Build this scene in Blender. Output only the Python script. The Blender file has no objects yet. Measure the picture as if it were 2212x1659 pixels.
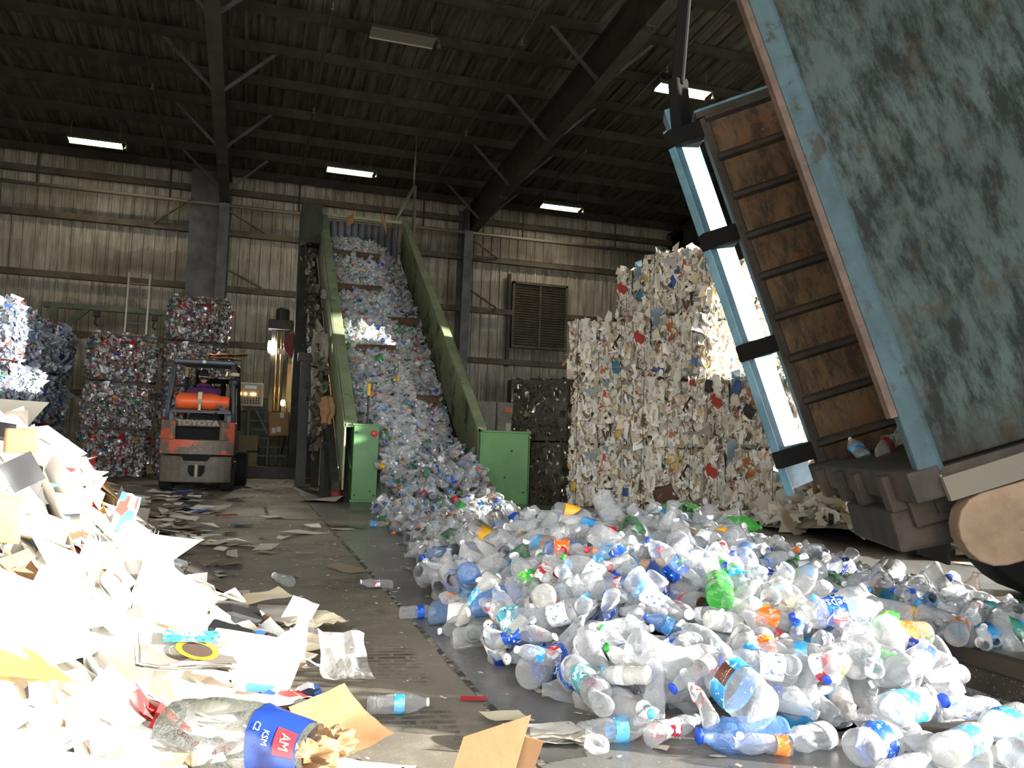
import bpy, math, random
import numpy as np
from mathutils import Vector, Matrix, Euler, noise
random.seed(7)
RNG = np.random.default_rng(11)
SC = bpy.context.scene
COL = SC.collection
PI = math.pi
R = math.radians

# ------------------------------------------------------------------ camera
yaw, pit, rol = R(17.62), R(4.187), R(1.909)
CAMZ = 0.9
fw = Vector((math.sin(yaw)*math.cos(pit), math.cos(yaw)*math.cos(pit), math.sin(pit)))
rt = Vector((math.cos(yaw), -math.sin(yaw), 0))
up = rt.cross(fw)
r2 = rt*math.cos(rol) + up*math.sin(rol)
u2 = -rt*math.sin(rol) + up*math.cos(rol)
cam = bpy.data.cameras.new('camera')
cam.sensor_fit = 'HORIZONTAL'
cam.sensor_width = 36.0
cam.lens = 36.0*1780.0/2212.0
cam.clip_start, cam.clip_end = 0.05, 300
cam_o = bpy.data.objects.new('camera', cam)
COL.objects.link(cam_o)
m3 = Matrix((r2, u2, -fw)).transposed()
cam_o.matrix_world = Matrix.Translation((0, 0, CAMZ)) @ m3.to_4x4()
SC.camera = cam_o

# ------------------------------------------------------------------ light, sky, exposure
SC.view_settings.view_transform = 'Standard'
SC.view_settings.look = 'None'
SC.view_settings.gamma = 1.0
SC.view_settings.exposure = 1.0
SC.view_settings.use_curve_mapping = False
w = bpy.data.worlds.new('sky')
SC.world = w
w.use_nodes = True
nt = w.node_tree
nt.nodes.clear()
wo = nt.nodes.new('ShaderNodeOutputWorld')
bg = nt.nodes.new('ShaderNodeBackground')
bg.inputs[0].default_value = (0.96, 0.98, 1.0, 1)
bg.inputs[1].default_value = 4.6
nt.links.new(bg.outputs[0], wo.inputs[0])
SUN_EL = R(13.0)
SUN_TO = Vector((0.93*math.cos(SUN_EL), -0.367*math.cos(SUN_EL), math.sin(SUN_EL)))
sun = bpy.data.lights.new('sun', 'SUN')
sun.energy = 15.0
sun.angle = R(0.8)
sun.color = (1.0, 0.97, 0.91)
sun_o = bpy.data.objects.new('sun', sun)
COL.objects.link(sun_o)
sun_o.location = (20, -8, 12)
sun_o.rotation_euler = SUN_TO.to_track_quat('Z', 'Y').to_euler()
def portal(loc, target, sx, sy):
    l = bpy.data.lights.new('doorway_daylight_portal', 'AREA')
    l.shape = 'RECTANGLE'; l.size = sx; l.size_y = sy
    l.cycles.is_portal = True
    o = bpy.data.objects.new('doorway_daylight_portal', l)
    COL.objects.link(o)
    o.location = loc
    d = Vector(loc)-Vector(target)
    o.rotation_euler = d.to_track_quat('Z', 'Y').to_euler()
portal((-2.2, -4.2, 3.1), (-2.2, 10, 3.1), 9.6, 6.2)
portal((14.6, 4.5, 4.2), (0, 4.5, 4.2), 17.0, 8.6)
SC.cycles.max_bounces = 5
SC.cycles.diffuse_bounces = 4
SC.cycles.glossy_bounces = 2
SC.cycles.use_adaptive_sampling = True
SC.cycles.adaptive_threshold = 0.035
SC.cycles.transmission_bounces = 4
SC.cycles.transparent_max_bounces = 9
SC.cycles.sample_clamp_indirect = 4.0
SC.cycles.caustics_reflective = False
SC.cycles.caustics_refractive = False

# ------------------------------------------------------------------ materials
def lin(c):
    return tuple(((v/255)/12.92 if v/255 <= 0.04045 else ((v/255+0.055)/1.055)**2.4) for v in c)
def rgba(c): return (c[0], c[1], c[2], 1.0)
class NT:
    def __init__(s, name):
        s.m = bpy.data.materials.new(name)
        s.m.use_nodes = True
        s.t = s.m.node_tree
        s.b = s.t.nodes['Principled BSDF']
        s.o = s.t.nodes['Material Output']
    def n(s, t, **k):
        x = s.t.nodes.new(t)
        for a, v in k.items():
            if a.startswith('i_'):
                key = a[2:]
                x.inputs[int(key) if key.isdigit() else key.replace('_', ' ')].default_value = v
            else: setattr(x, a, v)
        return x
    def l(s, a, b): s.t.links.new(a, b)
    def coord(s, which='Object', scale=(1, 1, 1)):
        c = s.n('ShaderNodeTexCoord'); mp = s.n('ShaderNodeMapping')
        mp.inputs['Scale'].default_value = scale
        s.l(c.outputs[which], mp.inputs[0]); return mp.outputs[0]
    def noise(s, vec, scale, detail=4, rough=0.6):
        n = s.n('ShaderNodeTexNoise'); s.l(vec, n.inputs['Vector'])
        n.inputs['Scale'].default_value = scale; n.inputs['Detail'].default_value = detail
        n.inputs['Roughness'].default_value = rough
        return n.outputs[0]
    def ramp(s, fac, stops):
        r = s.n('ShaderNodeValToRGB'); s.l(fac, r.inputs[0])
        e = r.color_ramp.elements
        while len(e) < len(stops): e.new(0.5)
        for i, (p, c) in enumerate(stops):
            e[i].position = p
            e[i].color = rgba(c) if not isinstance(c, float) else (c, c, c, 1)
        return r.outputs[0]
    def mix(s, fac, a, b, mode='MIX'):
        x = s.n('ShaderNodeMix', data_type='RGBA', blend_type=mode)
        for inp, v in ((x.inputs[0], fac), (x.inputs[6], a), (x.inputs[7], b)):
            if hasattr(v, 'is_linked') or hasattr(v, 'links'): s.l(v, inp)
            elif isinstance(v, (int, float)): inp.default_value = v
            else: inp.default_value = rgba(v)
        return x.outputs[2]
    def math(s, op, a, b=None):
        x = s.n('ShaderNodeMath', operation=op)
        for i, v in enumerate((a, b)):
            if v is None: continue
            if hasattr(v, 'links'): s.l(v, x.inputs[i])
            else: x.inputs[i].default_value = v
        return x.outputs[0]
    def bump(s, h, strength=0.3, dist=0.02):
        b = s.n('ShaderNodeBump'); b.inputs['Strength'].default_value = strength
        b.inputs['Distance'].default_value = dist
        s.l(h, b.inputs['Height']); s.l(b.outputs[0], s.b.inputs['Normal'])
    def base(s, v):
        if hasattr(v, 'links'): s.l(v, s.b.inputs['Base Color'])
        else: s.b.inputs['Base Color'].default_value = rgba(v)
    def set(s, rough=0.6, metal=0.0, spec=0.5):
        s.b.inputs['Roughness'].default_value = rough
        s.b.inputs['Metallic'].default_value = metal
        s.b.inputs['Specular IOR Level'].default_value = spec
        return s
M = {}
def simple(name, c, rough=0.6, metal=0.0, spec=0.5, emit=None, strength=0):
    x = NT(name); x.base(lin(c)); x.set(rough, metal, spec)
    if emit:
        x.b.inputs['Emission Color'].default_value = rgba(lin(emit))
        x.b.inputs['Emission Strength'].default_value = strength
    M[name] = x.m; return x.m
def grimy(name, c, c2, scale=3.0, lo=0.4, hi=0.62, rough=0.65, metal=0.0, bumpk=0.15, c3=None, sc3=9.0, lo3=.6, hi3=.7, stretch=(1, 1, 1)):
    x = NT(name); v = x.coord('Object', stretch)
    f = x.ramp(x.noise(v, scale, 6, 0.65), [(lo, 0.0), (hi, 1.0)])
    col = x.mix(f, lin(c), lin(c2))
    if c3:
        g = x.ramp(x.noise(v, sc3, 8, 0.7), [(lo3, 0.0), (hi3, 1.0)])
        col = x.mix(g, col, lin(c3))
    x.base(col); x.set(rough, metal)
    if bumpk: x.bump(x.noise(v, scale*9, 3), bumpk, 0.01)
    M[name] = x.m; return x.m
def vcol(name, rough=0.6, metal=0.0, spec=0.5, alpha=1.0, sheen=None):
    """colour of every piece comes from the mesh attribute 'tint'"""
    x = NT(name); a = x.n('ShaderNodeAttribute', attribute_name='tint')
    x.l(a.outputs['Color'], x.b.inputs['Base Color']); x.set(rough, metal, spec)
    x.b.inputs['Alpha'].default_value = alpha
    M[name] = x.m; return x.m
def clear(name, c, alpha=0.3, rough=0.08, spec=0.9):
    """thin crumpled plastic: mostly see-through, cloudy towards its rim, glossy"""
    x = NT(name); x.base(lin(c)); x.set(rough, 0, spec)
    lw = x.n('ShaderNodeLayerWeight'); lw.inputs[0].default_value = 0.35
    v = x.coord('Object'); nz = x.noise(v, 30.0, 2)
    f = x.math('MULTIPLY_ADD', lw.outputs['Facing'], 0.75)
    x.t.nodes[-1].inputs[2].default_value = alpha
    x.l(x.math('MINIMUM', f, 1.0), x.b.inputs['Alpha'])
    x.bump(x.noise(v, 55.0, 3), 0.55, 0.01)
    M[name] = x.m; return x.m

# ------------------------------------------------------------------ mesh builder
class MB:
    def __init__(s): s.v = []; s.f = []; s.mi = []; s.c = []; s.cur = 0; s.tint = (1, 1, 1)
    def add(s, vs, fs):
        o = len(s.v); s.v.extend([tuple(p) for p in vs])
        for f in fs:
            s.f.append(tuple(o+i for i in f)); s.mi.append(s.cur); s.c.append(s.tint)
        return s
    def box(s, c, size, rot=None, taper=None):
        hx, hy, hz = size[0]/2, size[1]/2, size[2]/2
        vs = [Vector((x*hx, y*hy, z*hz)) for z in (-1, 1) for y in (-1, 1) for x in (-1, 1)]
        if taper:
            for v in vs:
                if v.z > 0: v.x *= taper[0]; v.y *= taper[1]
        if rot is not None:
            mt = rot if isinstance(rot, Matrix) else Euler(rot).to_matrix()
            vs = [mt @ v for v in vs]
        c = Vector(c)
        return s.add([v+c for v in vs], [(0, 2, 3, 1), (4, 5, 7, 6), (0, 1, 5, 4), (2, 6, 7, 3), (0, 4, 6, 2), (1, 3, 7, 5)])
    def bb(s, lo, hi):
        lo = Vector(lo); hi = Vector(hi)
        return s.box((lo+hi)/2, hi-lo)
    def bar(s, p, q, w, h, upv=(0, 0, 1)):
        p = Vector(p); q = Vector(q); d = (q-p); L = d.length; d.normalize()
        u = Vector(upv); x = d.cross(u)
        if x.length < 1e-4: x = d.cross(Vector((0, 1, 0)))
        x.normalize(); z = x.cross(d)
        mt = Matrix((x, d, z)).transposed()
        return s.box((p+q)/2, (w, L, h), mt)
    def tube(s, pts, r, n=8, cap=True):
        pts = [Vector(p) for p in pts]; rs = r if isinstance(r, (list, tuple)) else [r]*len(pts)
        vs = []; px = None
        for i, p in enumerate(pts):
            d = (pts[min(i+1, len(pts)-1)]-pts[max(i-1, 0)]).normalized()
            if px is None:
                px = d.cross(Vector((0, 0, 1)))
                if px.length < 1e-3: px = d.cross(Vector((0, 1, 0)))
            px = (px - d*px.dot(d)).normalized(); py = d.cross(px)
            for k in range(n):
                a = 2*PI*k/n; vs.append(p+(px*math.cos(a)+py*math.sin(a))*rs[i])
        fs = []
        for i in range(len(pts)-1):
            for k in range(n):
                k2 = (k+1) % n; fs.append((i*n+k, i*n+k2, (i+1)*n+k2, (i+1)*n+k))
        if cap:
            fs.append(tuple(range(n-1, -1, -1))); b = (len(pts)-1)*n; fs.append(tuple(range(b, b+n)))
        return s.add(vs, fs)
    def lathe(s, prof, n=16, axis='Z', c=(0, 0, 0), cap=True):
        """prof: (radius, height) list"""
        vs = []; c = Vector(c)
        for r_, h in prof:
            for k in range(n):
                a = 2*PI*k/n; x, y = r_*math.cos(a), r_*math.sin(a)
                vs.append(c+Vector({'Z': (x, y, h), 'X': (h, x, y), 'Y': (y, h, x)}[axis]))
        fs = []
        for i in range(len(prof)-1):
            for k in range(n):
                k2 = (k+1) % n; fs.append((i*n+k, i*n+k2, (i+1)*n+k2, (i+1)*n+k))
        if cap:
            fs.append(tuple(range(n-1, -1, -1))); b = (len(prof)-1)*n; fs.append(tuple(range(b, b+n)))
        return s.add(vs, fs)
    def prism(s, poly, a, b, axis='X'):
        """polygon extruded along an axis from a to b"""
        def P(p, h): return {'X': (h, p[0], p[1]), 'Y': (p[0], h, p[1]), 'Z': (p[0], p[1], h)}[axis]
        n = len(poly); vs = [P(p, a) for p in poly]+[P(p, b) for p in poly]
        fs = [tuple(range(n-1, -1, -1)), tuple(range(n, 2*n))]
        fs += [(i, (i+1) % n, n+(i+1) % n, n+i) for i in range(n)]
        return s.add(vs, fs)
    def grid(s, fn, nu, nv):
        vs = [fn(i/nu, j/nv) for j in range(nv+1) for i in range(nu+1)]
        fs = [(j*(nu+1)+i, j*(nu+1)+i+1, (j+1)*(nu+1)+i+1, (j+1)*(nu+1)+i) for j in range(nv) for i in range(nu)]
        return s.add(vs, fs)
    def xf(s, mt, start=0):
        s.v[start:] = [tuple(mt @ Vector(p)) for p in s.v[start:]]; return s
    def mesh(s, name, mats, smooth=False, tint=False):
        me = bpy.data.meshes.new(name)
        me.from_pydata(s.v, [], s.f)
        for m in (mats if isinstance(mats, (list, tuple)) else [mats]): me.materials.append(m)
        me.polygons.foreach_set('material_index', s.mi)
        if smooth: me.polygons.foreach_set('use_smooth', [True]*len(s.f))
        if tint:
            at = me.attributes.new('tint', 'FLOAT_COLOR', 'FACE')
            arr = np.ones((len(s.f), 4), dtype=np.float32); arr[:, :3] = np.array(s.c, dtype=np.float32).reshape(-1, 3)
            at.data.foreach_set('color', arr.ravel())
        me.update(); return me
    def build(s, name, mats, parent=None, smooth=False, tint=False, bevel=0, loc=None, rot=None):
        me = s.mesh(name, mats, smooth, tint)
        return link(name, me, parent, bevel, loc, rot)
def link(name, me, parent=None, bevel=0, loc=None, rot=None):
    o = bpy.data.objects.new(name, me); COL.objects.link(o)
    if parent is not None: o.parent = parent
    if loc is not None: o.location = loc
    if rot is not None: o.rotation_euler = rot
    if bevel:
        b = o.modifiers.new('bevel', 'BEVEL'); b.width = bevel; b.segments = 2; b.limit_method = 'ANGLE'; b.angle_limit = R(40)
    return o
def empty(name, loc=(0, 0, 0), rot=(0, 0, 0)):
    o = bpy.data.objects.new(name, None); COL.objects.link(o)
    o.location = loc; o.rotation_euler = rot; o.empty_display_size = 0.1
    return o
def tag(o, label, cat, group=None, kind=None):
    o['label'] = label; o['category'] = cat
    if group: o['group'] = group
    if kind: o['kind'] = kind
    return o
def struct(o):
    o['kind'] = 'structure'; return o
def copy_tree(o, parent=None):
    c = o.copy(); COL.objects.link(c); c.parent = parent
    for ch in list(o.children): copy_tree(ch, c)
    return c
def text_mesh(txt, size, extrude=0.0, shear=0.0, bold=0.0):
    cu = bpy.data.curves.new('lettering', 'FONT'); cu.body = txt; cu.size = size
    cu.extrude = extrude; cu.shear = shear; cu.offset = bold; cu.align_x = 'CENTER'; cu.align_y = 'CENTER'; cu.resolution_u = 2
    o = bpy.data.objects.new('lettering', cu)
    me = bpy.data.meshes.new_from_object(o)
    bpy.data.objects.remove(o); bpy.data.curves.remove(cu)
    me.materials.clear()
    return me
def rrot():
    """random rotation matrix"""
    q = RNG.normal(size=4); q /= np.linalg.norm(q)
    from mathutils import Quaternion
    return Quaternion(q.tolist()).to_matrix()
def chips(n, pos, nrm, size, asp, cols, jit=0.5, upright=0.0, curl=0.25, seed=0):
    """numpy batch of n bent scraps (two quads each, 6 verts); pos, nrm: (n,3)"""
    g = np.random.default_rng(seed)
    nr = nrm + g.normal(size=(n, 3))*jit; nr /= np.linalg.norm(nr, axis=1)[:, None]
    t = g.normal(size=(n, 3)); t[:, 2] += np.sign(t[:, 2])*upright
    t -= nr*np.sum(t*nr, 1)[:, None]; t /= np.linalg.norm(t, axis=1)[:, None]+1e-9
    b = np.cross(nr, t)
    L = size*np.exp(g.normal(size=n)*0.45); W = L*asp*np.exp(g.normal(size=n)*0.25)
    v = np.zeros((n, 6, 3))
    for k, (a, c_) in enumerate(((-.5, -.5), (-.5, .5), (0, -.5), (0, .5), (.5, -.5), (.5, .5))):
        ja = a+g.normal(size=n)*0.07; jb = c_+g.normal(size=n)*0.1
        bend = (abs(a)*2-0.5)*curl*g.normal(size=n)*L
        v[:, k] = pos+t*(ja*L)[:, None]+b*(jb*W)[:, None]+nr*bend[:, None]
    f = (np.arange(n)*6)[:, None]
    faces = np.concatenate([f+np.array([0, 1, 3, 2]), f+np.array([2, 3, 5, 4])], 1).reshape(-1, 4)
    ci = cols[g.integers(0, len(cols), n)]*np.exp(g.normal(size=(n, 1))*0.12)
    return v.reshape(-1, 3), faces, np.repeat(np.clip(ci, 0, 1), 2, axis=0)
def np_mesh(name, v, f, mats, tint=None, mi=None, smooth=False):
    me = bpy.data.meshes.new(name)
    nf, k = f.shape
    me.vertices.add(len(v)); me.vertices.foreach_set('co', np.ascontiguousarray(v, dtype=np.float32).ravel())
    me.loops.add(nf*k); me.loops.foreach_set('vertex_index', np.ascontiguousarray(f, dtype=np.int32).ravel())
    me.polygons.add(nf); me.polygons.foreach_set('loop_start', np.arange(0, nf*k, k, dtype=np.int32))
    for m in (mats if isinstance(mats, (list, tuple)) else [mats]): me.materials.append(m)
    if mi is not None: me.polygons.foreach_set('material_index', np.ascontiguousarray(mi, dtype=np.int32))
    if smooth: me.polygons.foreach_set('use_smooth', np.ones(nf, dtype=bool))
    if tint is not None:
        at = me.attributes.new('tint', 'FLOAT_COLOR', 'FACE')
        arr = np.ones((nf, 4), dtype=np.float32); arr[:, :3] = tint
        at.data.foreach_set('color', arr.ravel())
    me.update(calc_edges=True); me.validate(); return me

# ================================================================== the building
def zr(y): return 8.8+(26-y)*0.069
BX0, BX1, BY0, BY1 = -9.0, 14.2, -4.0, 26.0
PX0, PX1, PY0, PY1, PZ = 1.77, 3.315, 2.26, 12.6, -0.75     # pit

def concrete(name, c, c2, c3, damp, rough=(0.5, 0.85), speck=True, tracks=False):
    x = NT(name); v = x.coord('Object')
    n1 = x.noise(v, 0.55, 6, 0.62); n2 = x.noise(v, 5.0, 6, 0.7); n3 = x.noise(v, 90.0, 2, 0.5)
    col = x.mix(x.ramp(n1, [(0.36, 0.0), (0.66, 1.0)]), lin(c), lin(c2))
    col = x.mix(x.ramp(n2, [(0.5, 0.0), (0.72, 0.75)]), col, lin(c3))
    if tracks:
        # worn dark tyre print with lugs, running towards the baler
        sep = x.n('ShaderNodeSeparateXYZ'); x.l(v, sep.inputs[0])
        xx = x.math('ADD', sep.outputs[0], x.math('MULTIPLY', sep.outputs[1], -0.035))
        wob = x.math('MULTIPLY', x.noise(v, 0.35, 2), 0.1)
        d = x.math('ABSOLUTE', x.math('SUBTRACT', x.math('ADD', xx, wob), 0.52))
        band = x.ramp(d, [(0.11, 1.0), (0.15, 0.0)])
        vv = x.coord('Object', (1, 1, 1)); rotm = x.n('ShaderNodeMapping'); x.l(vv, rotm.inputs[0])
        rotm.inputs['Rotation'].default_value = (0, 0, R(8))
        br = x.n('ShaderNodeTexBrick'); x.l(rotm.outputs[0], br.inputs[0])
        br.inputs['Scale'].default_value = 1.0; br.inputs['Brick Width'].default_value = 0.13
        br.inputs['Row Height'].default_value = 0.05; br.inputs['Mortar Size'].default_value = 0.009
        br.inputs['Color1'].default_value = (1, 1, 1, 1); br.inputs['Color2'].default_value = (.75, .75, .75, 1); br.inputs['Mortar'].default_value = (0, 0, 0, 1)
        f = x.math('MULTIPLY', x.math('MULTIPLY', band, br.outputs[0]), x.ramp(x.noise(v, 1.6, 5, .75), [(0.48, 0.0), (0.62, 0.85)]))
        col = x.mix(f, col, lin((46, 42, 36)))
    if speck:
        sp = x.ramp(n3, [(0.66, 0.0), (0.70, 1.0)])
        col = x.mix(x.math('MULTIPLY', sp, 0.5), col, lin((196, 188, 172)))
    wet = x.ramp(n1, [(0.35, rough[0]), (0.7, rough[1])])
    x.base(col); x.l(wet, x.b.inputs['Roughness'])
    x.b.inputs['Specular IOR Level'].default_value = damp
    x.bump(x.noise(v, 60.0, 4), 0.12, 0.004)
    M[name] = x.m
concrete('worn_concrete', (140, 132, 117), (110, 104, 92), (156, 148, 132), 0.35, tracks=True)
concrete('smooth_concrete', (116, 114, 110), (94, 93, 90), (132, 128, 120), 0.6, (0.22, 0.5))
concrete('pit_concrete', (98, 90, 76), (60, 54, 46), (128, 116, 90), 0.3)
concrete('yard_concrete', (170, 164, 150), (150, 144, 132), (186, 180, 166), 0.3)

m = MB()
m.cur = 0
def fl(x0, x1, y0, y1): m.add([(x0, y0, 0), (x1, y0, 0), (x1, y1, 0), (x0, y1, 0)], [(0, 1, 2, 3)])
fl(BX0, 0.845, BY0, BY1)
m.cur = 1
fl(0.845, PX0, BY0, BY1); fl(PX0, PX1, BY0, PY0); fl(PX0, PX1, PY1, BY1)
fl(PX1, BX1, BY0, BY1)
m.cur = 2
for a, b in (((PX0, PY0), (PX0, PY1)), ((PX0, PY1), (PX1, PY1)), ((PX1, PY1), (PX1, PY0)), ((PX1, PY0), (PX0, PY0))):
    m.add([(a[0], a[1], 0), (b[0], b[1], 0), (b[0], b[1], PZ), (a[0], a[1], PZ)], [(0, 1, 2, 3)])
m.add([(PX0, PY0, PZ), (PX1, PY0, PZ), (PX1, PY1, PZ), (PX0, PY1, PZ)], [(0, 1, 2, 3)])
m.cur = 3
fl(BX1, 60, -60, 60); fl(-60, BX1, -60, BY0); fl(-60, BX0, BY0, 60)
struct(m.build('floor', [M['worn_concrete'], M['smooth_concrete'], M['pit_concrete'], M['yard_concrete']]))
# slab joint: a crumbled strip between the two pours, and the steel edge of the pit
grimy('joint_filler', (58, 54, 48), (150, 144, 130), 14.0, 0.45, 0.6, 0.9)
m = MB()
for i in range(70):
    y0 = -1+i*0.2; y1 = y0+0.2
    k = 0.006+0.012*noise.noise((i*.7, 1, 0)); k2 = 0.02+0.014*noise.noise((i*.9, 5, 0))
    m.add([(0.845-k2, y0, 0.002), (0.845+k, y0, 0.004), (0.845+k, y1, 0.004), (0.845-k2, y1, 0.002)], [(0, 1, 2, 3)])
m.add([(0.26, 9.35, 0.003), (0.845, 9.33, 0.003), (0.845, 9.37, 0.003), (0.26, 9.39, 0.003)], [(0, 1, 2, 3)])
m.add([(0.24, 9.37, 0.003), (0.28, 9.37, 0.003), (0.28, 11.0, 0.003), (0.24, 11.0, 0.003)], [(0, 1, 2, 3)])
struct(m.build('trim_1', M['joint_filler']))
simple('rusty_edge', (74, 66, 56), 0.6, 0.4)
m = MB()
for x0, x1 in ((PX1-0.02, PX1+0.05), ):
    m.bb((x0, PY0, -0.06), (x1, PY1, 0.012))
m.bb((PX0-0.05, PY0-0.04, -0.05), (PX1+0.05, PY0+0.015, 0.010))
struct(m.build('trim_2', M['rusty_edge']))

# corrugated sheeting: ribs 0.305 m apart
def sheet_mat(name, c, c2, stain, zper=None, k=0.8):
    x = NT(name); v = x.coord('Object')
    st = x.coord('Object', (6.0, 6.0, 0.5) if zper else (6.0, 0.45, 1))
    col = x.mix(x.ramp(x.noise(v, 0.5, 5, .6), [(0.35, 0.0), (0.68, 1.0)]), lin(c), lin(c2))
    f = x.ramp(x.noise(st, 1.3, 6, .72), [(0.40, 0.0), (0.64, k)])
    col = x.mix(f, col, lin(stain))
    if zper:
        # soot settles in patches below each girt; the sheet stays paler just above it
        sep = x.n('ShaderNodeSeparateXYZ'); x.l(v, sep.inputs[0])
        u = x.math('FRACT', x.math('DIVIDE', x.math('ADD', sep.outputs[2], x.math('MULTIPLY', x.noise(v, 1.3, 4), 0.9)), zper))
        g = x.math('MULTIPLY', x.ramp(u, [(0.35, 0.0), (0.62, 0.75), (0.97, 0.4), (1.0, 0.0)]), x.ramp(x.noise(v, 0.33, 3), [(0.35, 0.1), (0.6, 1.0)]))
        col = x.mix(g, col, lin(stain))
    x.base(col); x.set(0.7, 0.0, 0.3)
    M[name] = x.m
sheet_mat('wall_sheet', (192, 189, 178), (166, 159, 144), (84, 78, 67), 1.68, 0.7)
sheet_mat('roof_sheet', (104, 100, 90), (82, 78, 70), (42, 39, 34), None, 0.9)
grimy('steel_grey', (92, 94, 96), (66, 66, 64), 1.5, .4, .62, .55, 0.0, .1)
grimy('steel_dark', (62, 58, 52), (44, 41, 37), 2.0, .4, .62, .7)
grimy('girt_steel', (96, 88, 76), (70, 63, 54), 2.5, .4, .62, .7)

def corrugated(name, u0, u1, fn, mat, pitch=0.305, d=0.035):
    """ribbed strip; fn(u, off, end) -> point, off = height of rib, end = 0/1"""
    us = []; u = u0; k = 0
    while u < u1:
        for a, o in ((0, 0), (0.215, 0), (0.235, 1), (0.285, 1)):
            if u+a < u1: us.append((u+a, o*d))
        for a in (0.06, 0.12):
            pass
        u += pitch
    us.append((u1, 0))
    mb = MB()
    vs = [fn(a, o, 0) for a, o in us]+[fn(a, o, 1) for a, o in us]
    n = len(us); mb.add(vs, [(i, i+1, n+i+1, n+i) for i in range(n-1)])
    return struct(mb.build(name, mat))
corrugated('wall_back', BX0, BX1, lambda u, o, e: (u, 26.02-o, 9.0*e), M['wall_sheet'])
corrugated('wall_left', BY0, BY1, lambda u, o, e: (BX0-0.02+o, u, e*(zr(u)+0.05)), M['wall_sheet'])
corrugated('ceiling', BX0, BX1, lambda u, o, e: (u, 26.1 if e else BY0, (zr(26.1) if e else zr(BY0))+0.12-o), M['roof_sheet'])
# right-hand wall, mostly unseen; gaps and panels shaped to place sun and shade
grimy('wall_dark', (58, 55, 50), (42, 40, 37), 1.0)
m = MB()
m.bb((BX1, 14.4, 0), (BX1+0.12, BY1, 9.0)); m.bb((BX1, 10.5, 0), (BX1+0.12, 13.0, 9.0)); m.bb((BX1, 13.0, 0), (BX1+0.12, 14.4, 9.0)); m.bb((BX1, 8.5, 6.3), (BX1+.12, 10.5, 9.6)); m.bb((BX1, 6.0, 6.3), (BX1+.12, 6.9, 9.6))
m.bb((BX1, BY0, 8.6), (BX1+0.12, 26, 11.2))
m.bb((BX1, 1.6, 3.0), (BX1+0.12, 6.2, 9.6)); m.bb((BX1, .7, 3.0), (BX1+.12, 1.6, 3.5))
struct(m.build('wall_right_sun_mask', M['wall_dark']))
m = MB()
m.bb((BX0, BY0-.12, 0), (-7.0, BY0, 11.2)); m.bb((2.6, BY0-.12, 0), (BX1+.12, BY0, 11.2)); m.bb((-7.0, BY0-.12, 6.2), (2.6, BY0, 11.2))
struct(m.build('wall_front_sky_block', M['wall_dark']))  # unseen wall behind the camera, added to cut skylight on the container

# steel frames
def rafter(x):
    mb = MB()
    for ya, yb in ((BY0, 25.0), (25.0, 25.95)):
        k0 = 1.12 if ya < 20 else 1.12; 
        a0, a1 = zr(ya)-0.26, zr(yb)-0.26
        b0, b1 = zr(ya)-1.16, zr(yb)-1.16
        mb.prism([(ya, a0), (yb, a1), (yb, b1), (ya, b0)], x-0.01, x+0.01, 'X')
        mb.prism([(ya, b0), (yb, b1), (yb, b1-0.025), (ya, b0-0.025)], x-0.14, x+0.14, 'X')
        mb.prism([(ya, a0), (yb, a1), (yb, a1-0.025), (ya, a0-0.025)], x-0.14, x+0.14, 'X')
    for y in (22.0, 13.0, 4.0):
        mb.prism([(y, zr(y)-0.27), (y+0.03, zr(y)-0.27), (y+0.03, zr(y)-1.15), (y, zr(y)-1.15)], x-0.13, x+0.13, 'X')
        mb.box((x, y+.015, zr(y)-1.2), (0.26, 0.12, 0.03))
        for s in (-.05, .05):
            mb.tube([(x+s, y+.015, zr(y)-1.26), (x+s, y+.015, zr(y)-1.2)], 0.02, 6)
    return struct(mb.build('roof_rafter', M['steel_dark']))
for x in (-8.5, -1.0, 6.55, 14.0): rafter(x)
def column(x, wide):
    mb = MB()
    zt = 7.62
    if wide:   # boxed-in column
        mb.bb((x-0.95, 25.3, 0), (x-0.14, 25.95, 8.6))
    mb.prism([(25.32, 0), (25.34, 0), (25.02, zt), (25.0, zt)], x-0.14, x+0.14, 'X')
    mb.prism([(25.34, 0), (25.96, 0), (25.96, 8.5), (25.02, 8.5), (25.02, zt)], x-0.01, x+0.01, 'X')
    mb.bb((x-0.14, 25.93, 0), (x+0.14, 25.96, 8.5))
    return struct(mb.build('steel_column', M['steel_grey']))
column(-1.0, True); column(6.35, False); column(14.0, False)
m0 = None
py = 25.7
while py > BY0:
    mb = MB(); z = zr(py)
    def zsec(y, z): return [(y-.01, z+.10), (y+.07, z+.10), (y+.07, z+.085), (y+.01, z+.085), (y+.01, z-.135), (y-.07, z-.135), (y-.07, z-.15), (y-.01, z-.15)]
    mb.prism([(a-.04*0, b) for a, b in zsec(py, z-0.02)], BX0, BX1, 'X')
    struct(mb.build('roof_purlin', M['steel_dark']))
    py -= 1.5
for z in (1.95, 3.6, 5.25, 6.95, 8.2):
    mb = MB()
    mb.prism([(25.78, z-.09), (25.95, z-.09), (25.95, z-.075), (25.8, z-.075), (25.8, z+.09), (25.78, z+.09)], BX0, -1.9 if z < 8 else BX1, 'X')
    if z < 8:
        mb.prism([(25.78, z-.09), (25.95, z-.09), (25.95, z-.075), (25.8, z-.075), (25.8, z+.09), (25.78, z+.09)], -0.9, 8.12 if z == 5.25 else BX1, 'X')
        if z == 5.25: mb.prism([(25.78, z-.09), (25.95, z-.09), (25.95, z-.075), (25.8, z-.075), (25.8, z+.09), (25.78, z+.09)], 10.1, BX1, 'X')
    struct(mb.build('wall_girt', M['girt_steel']))
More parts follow.
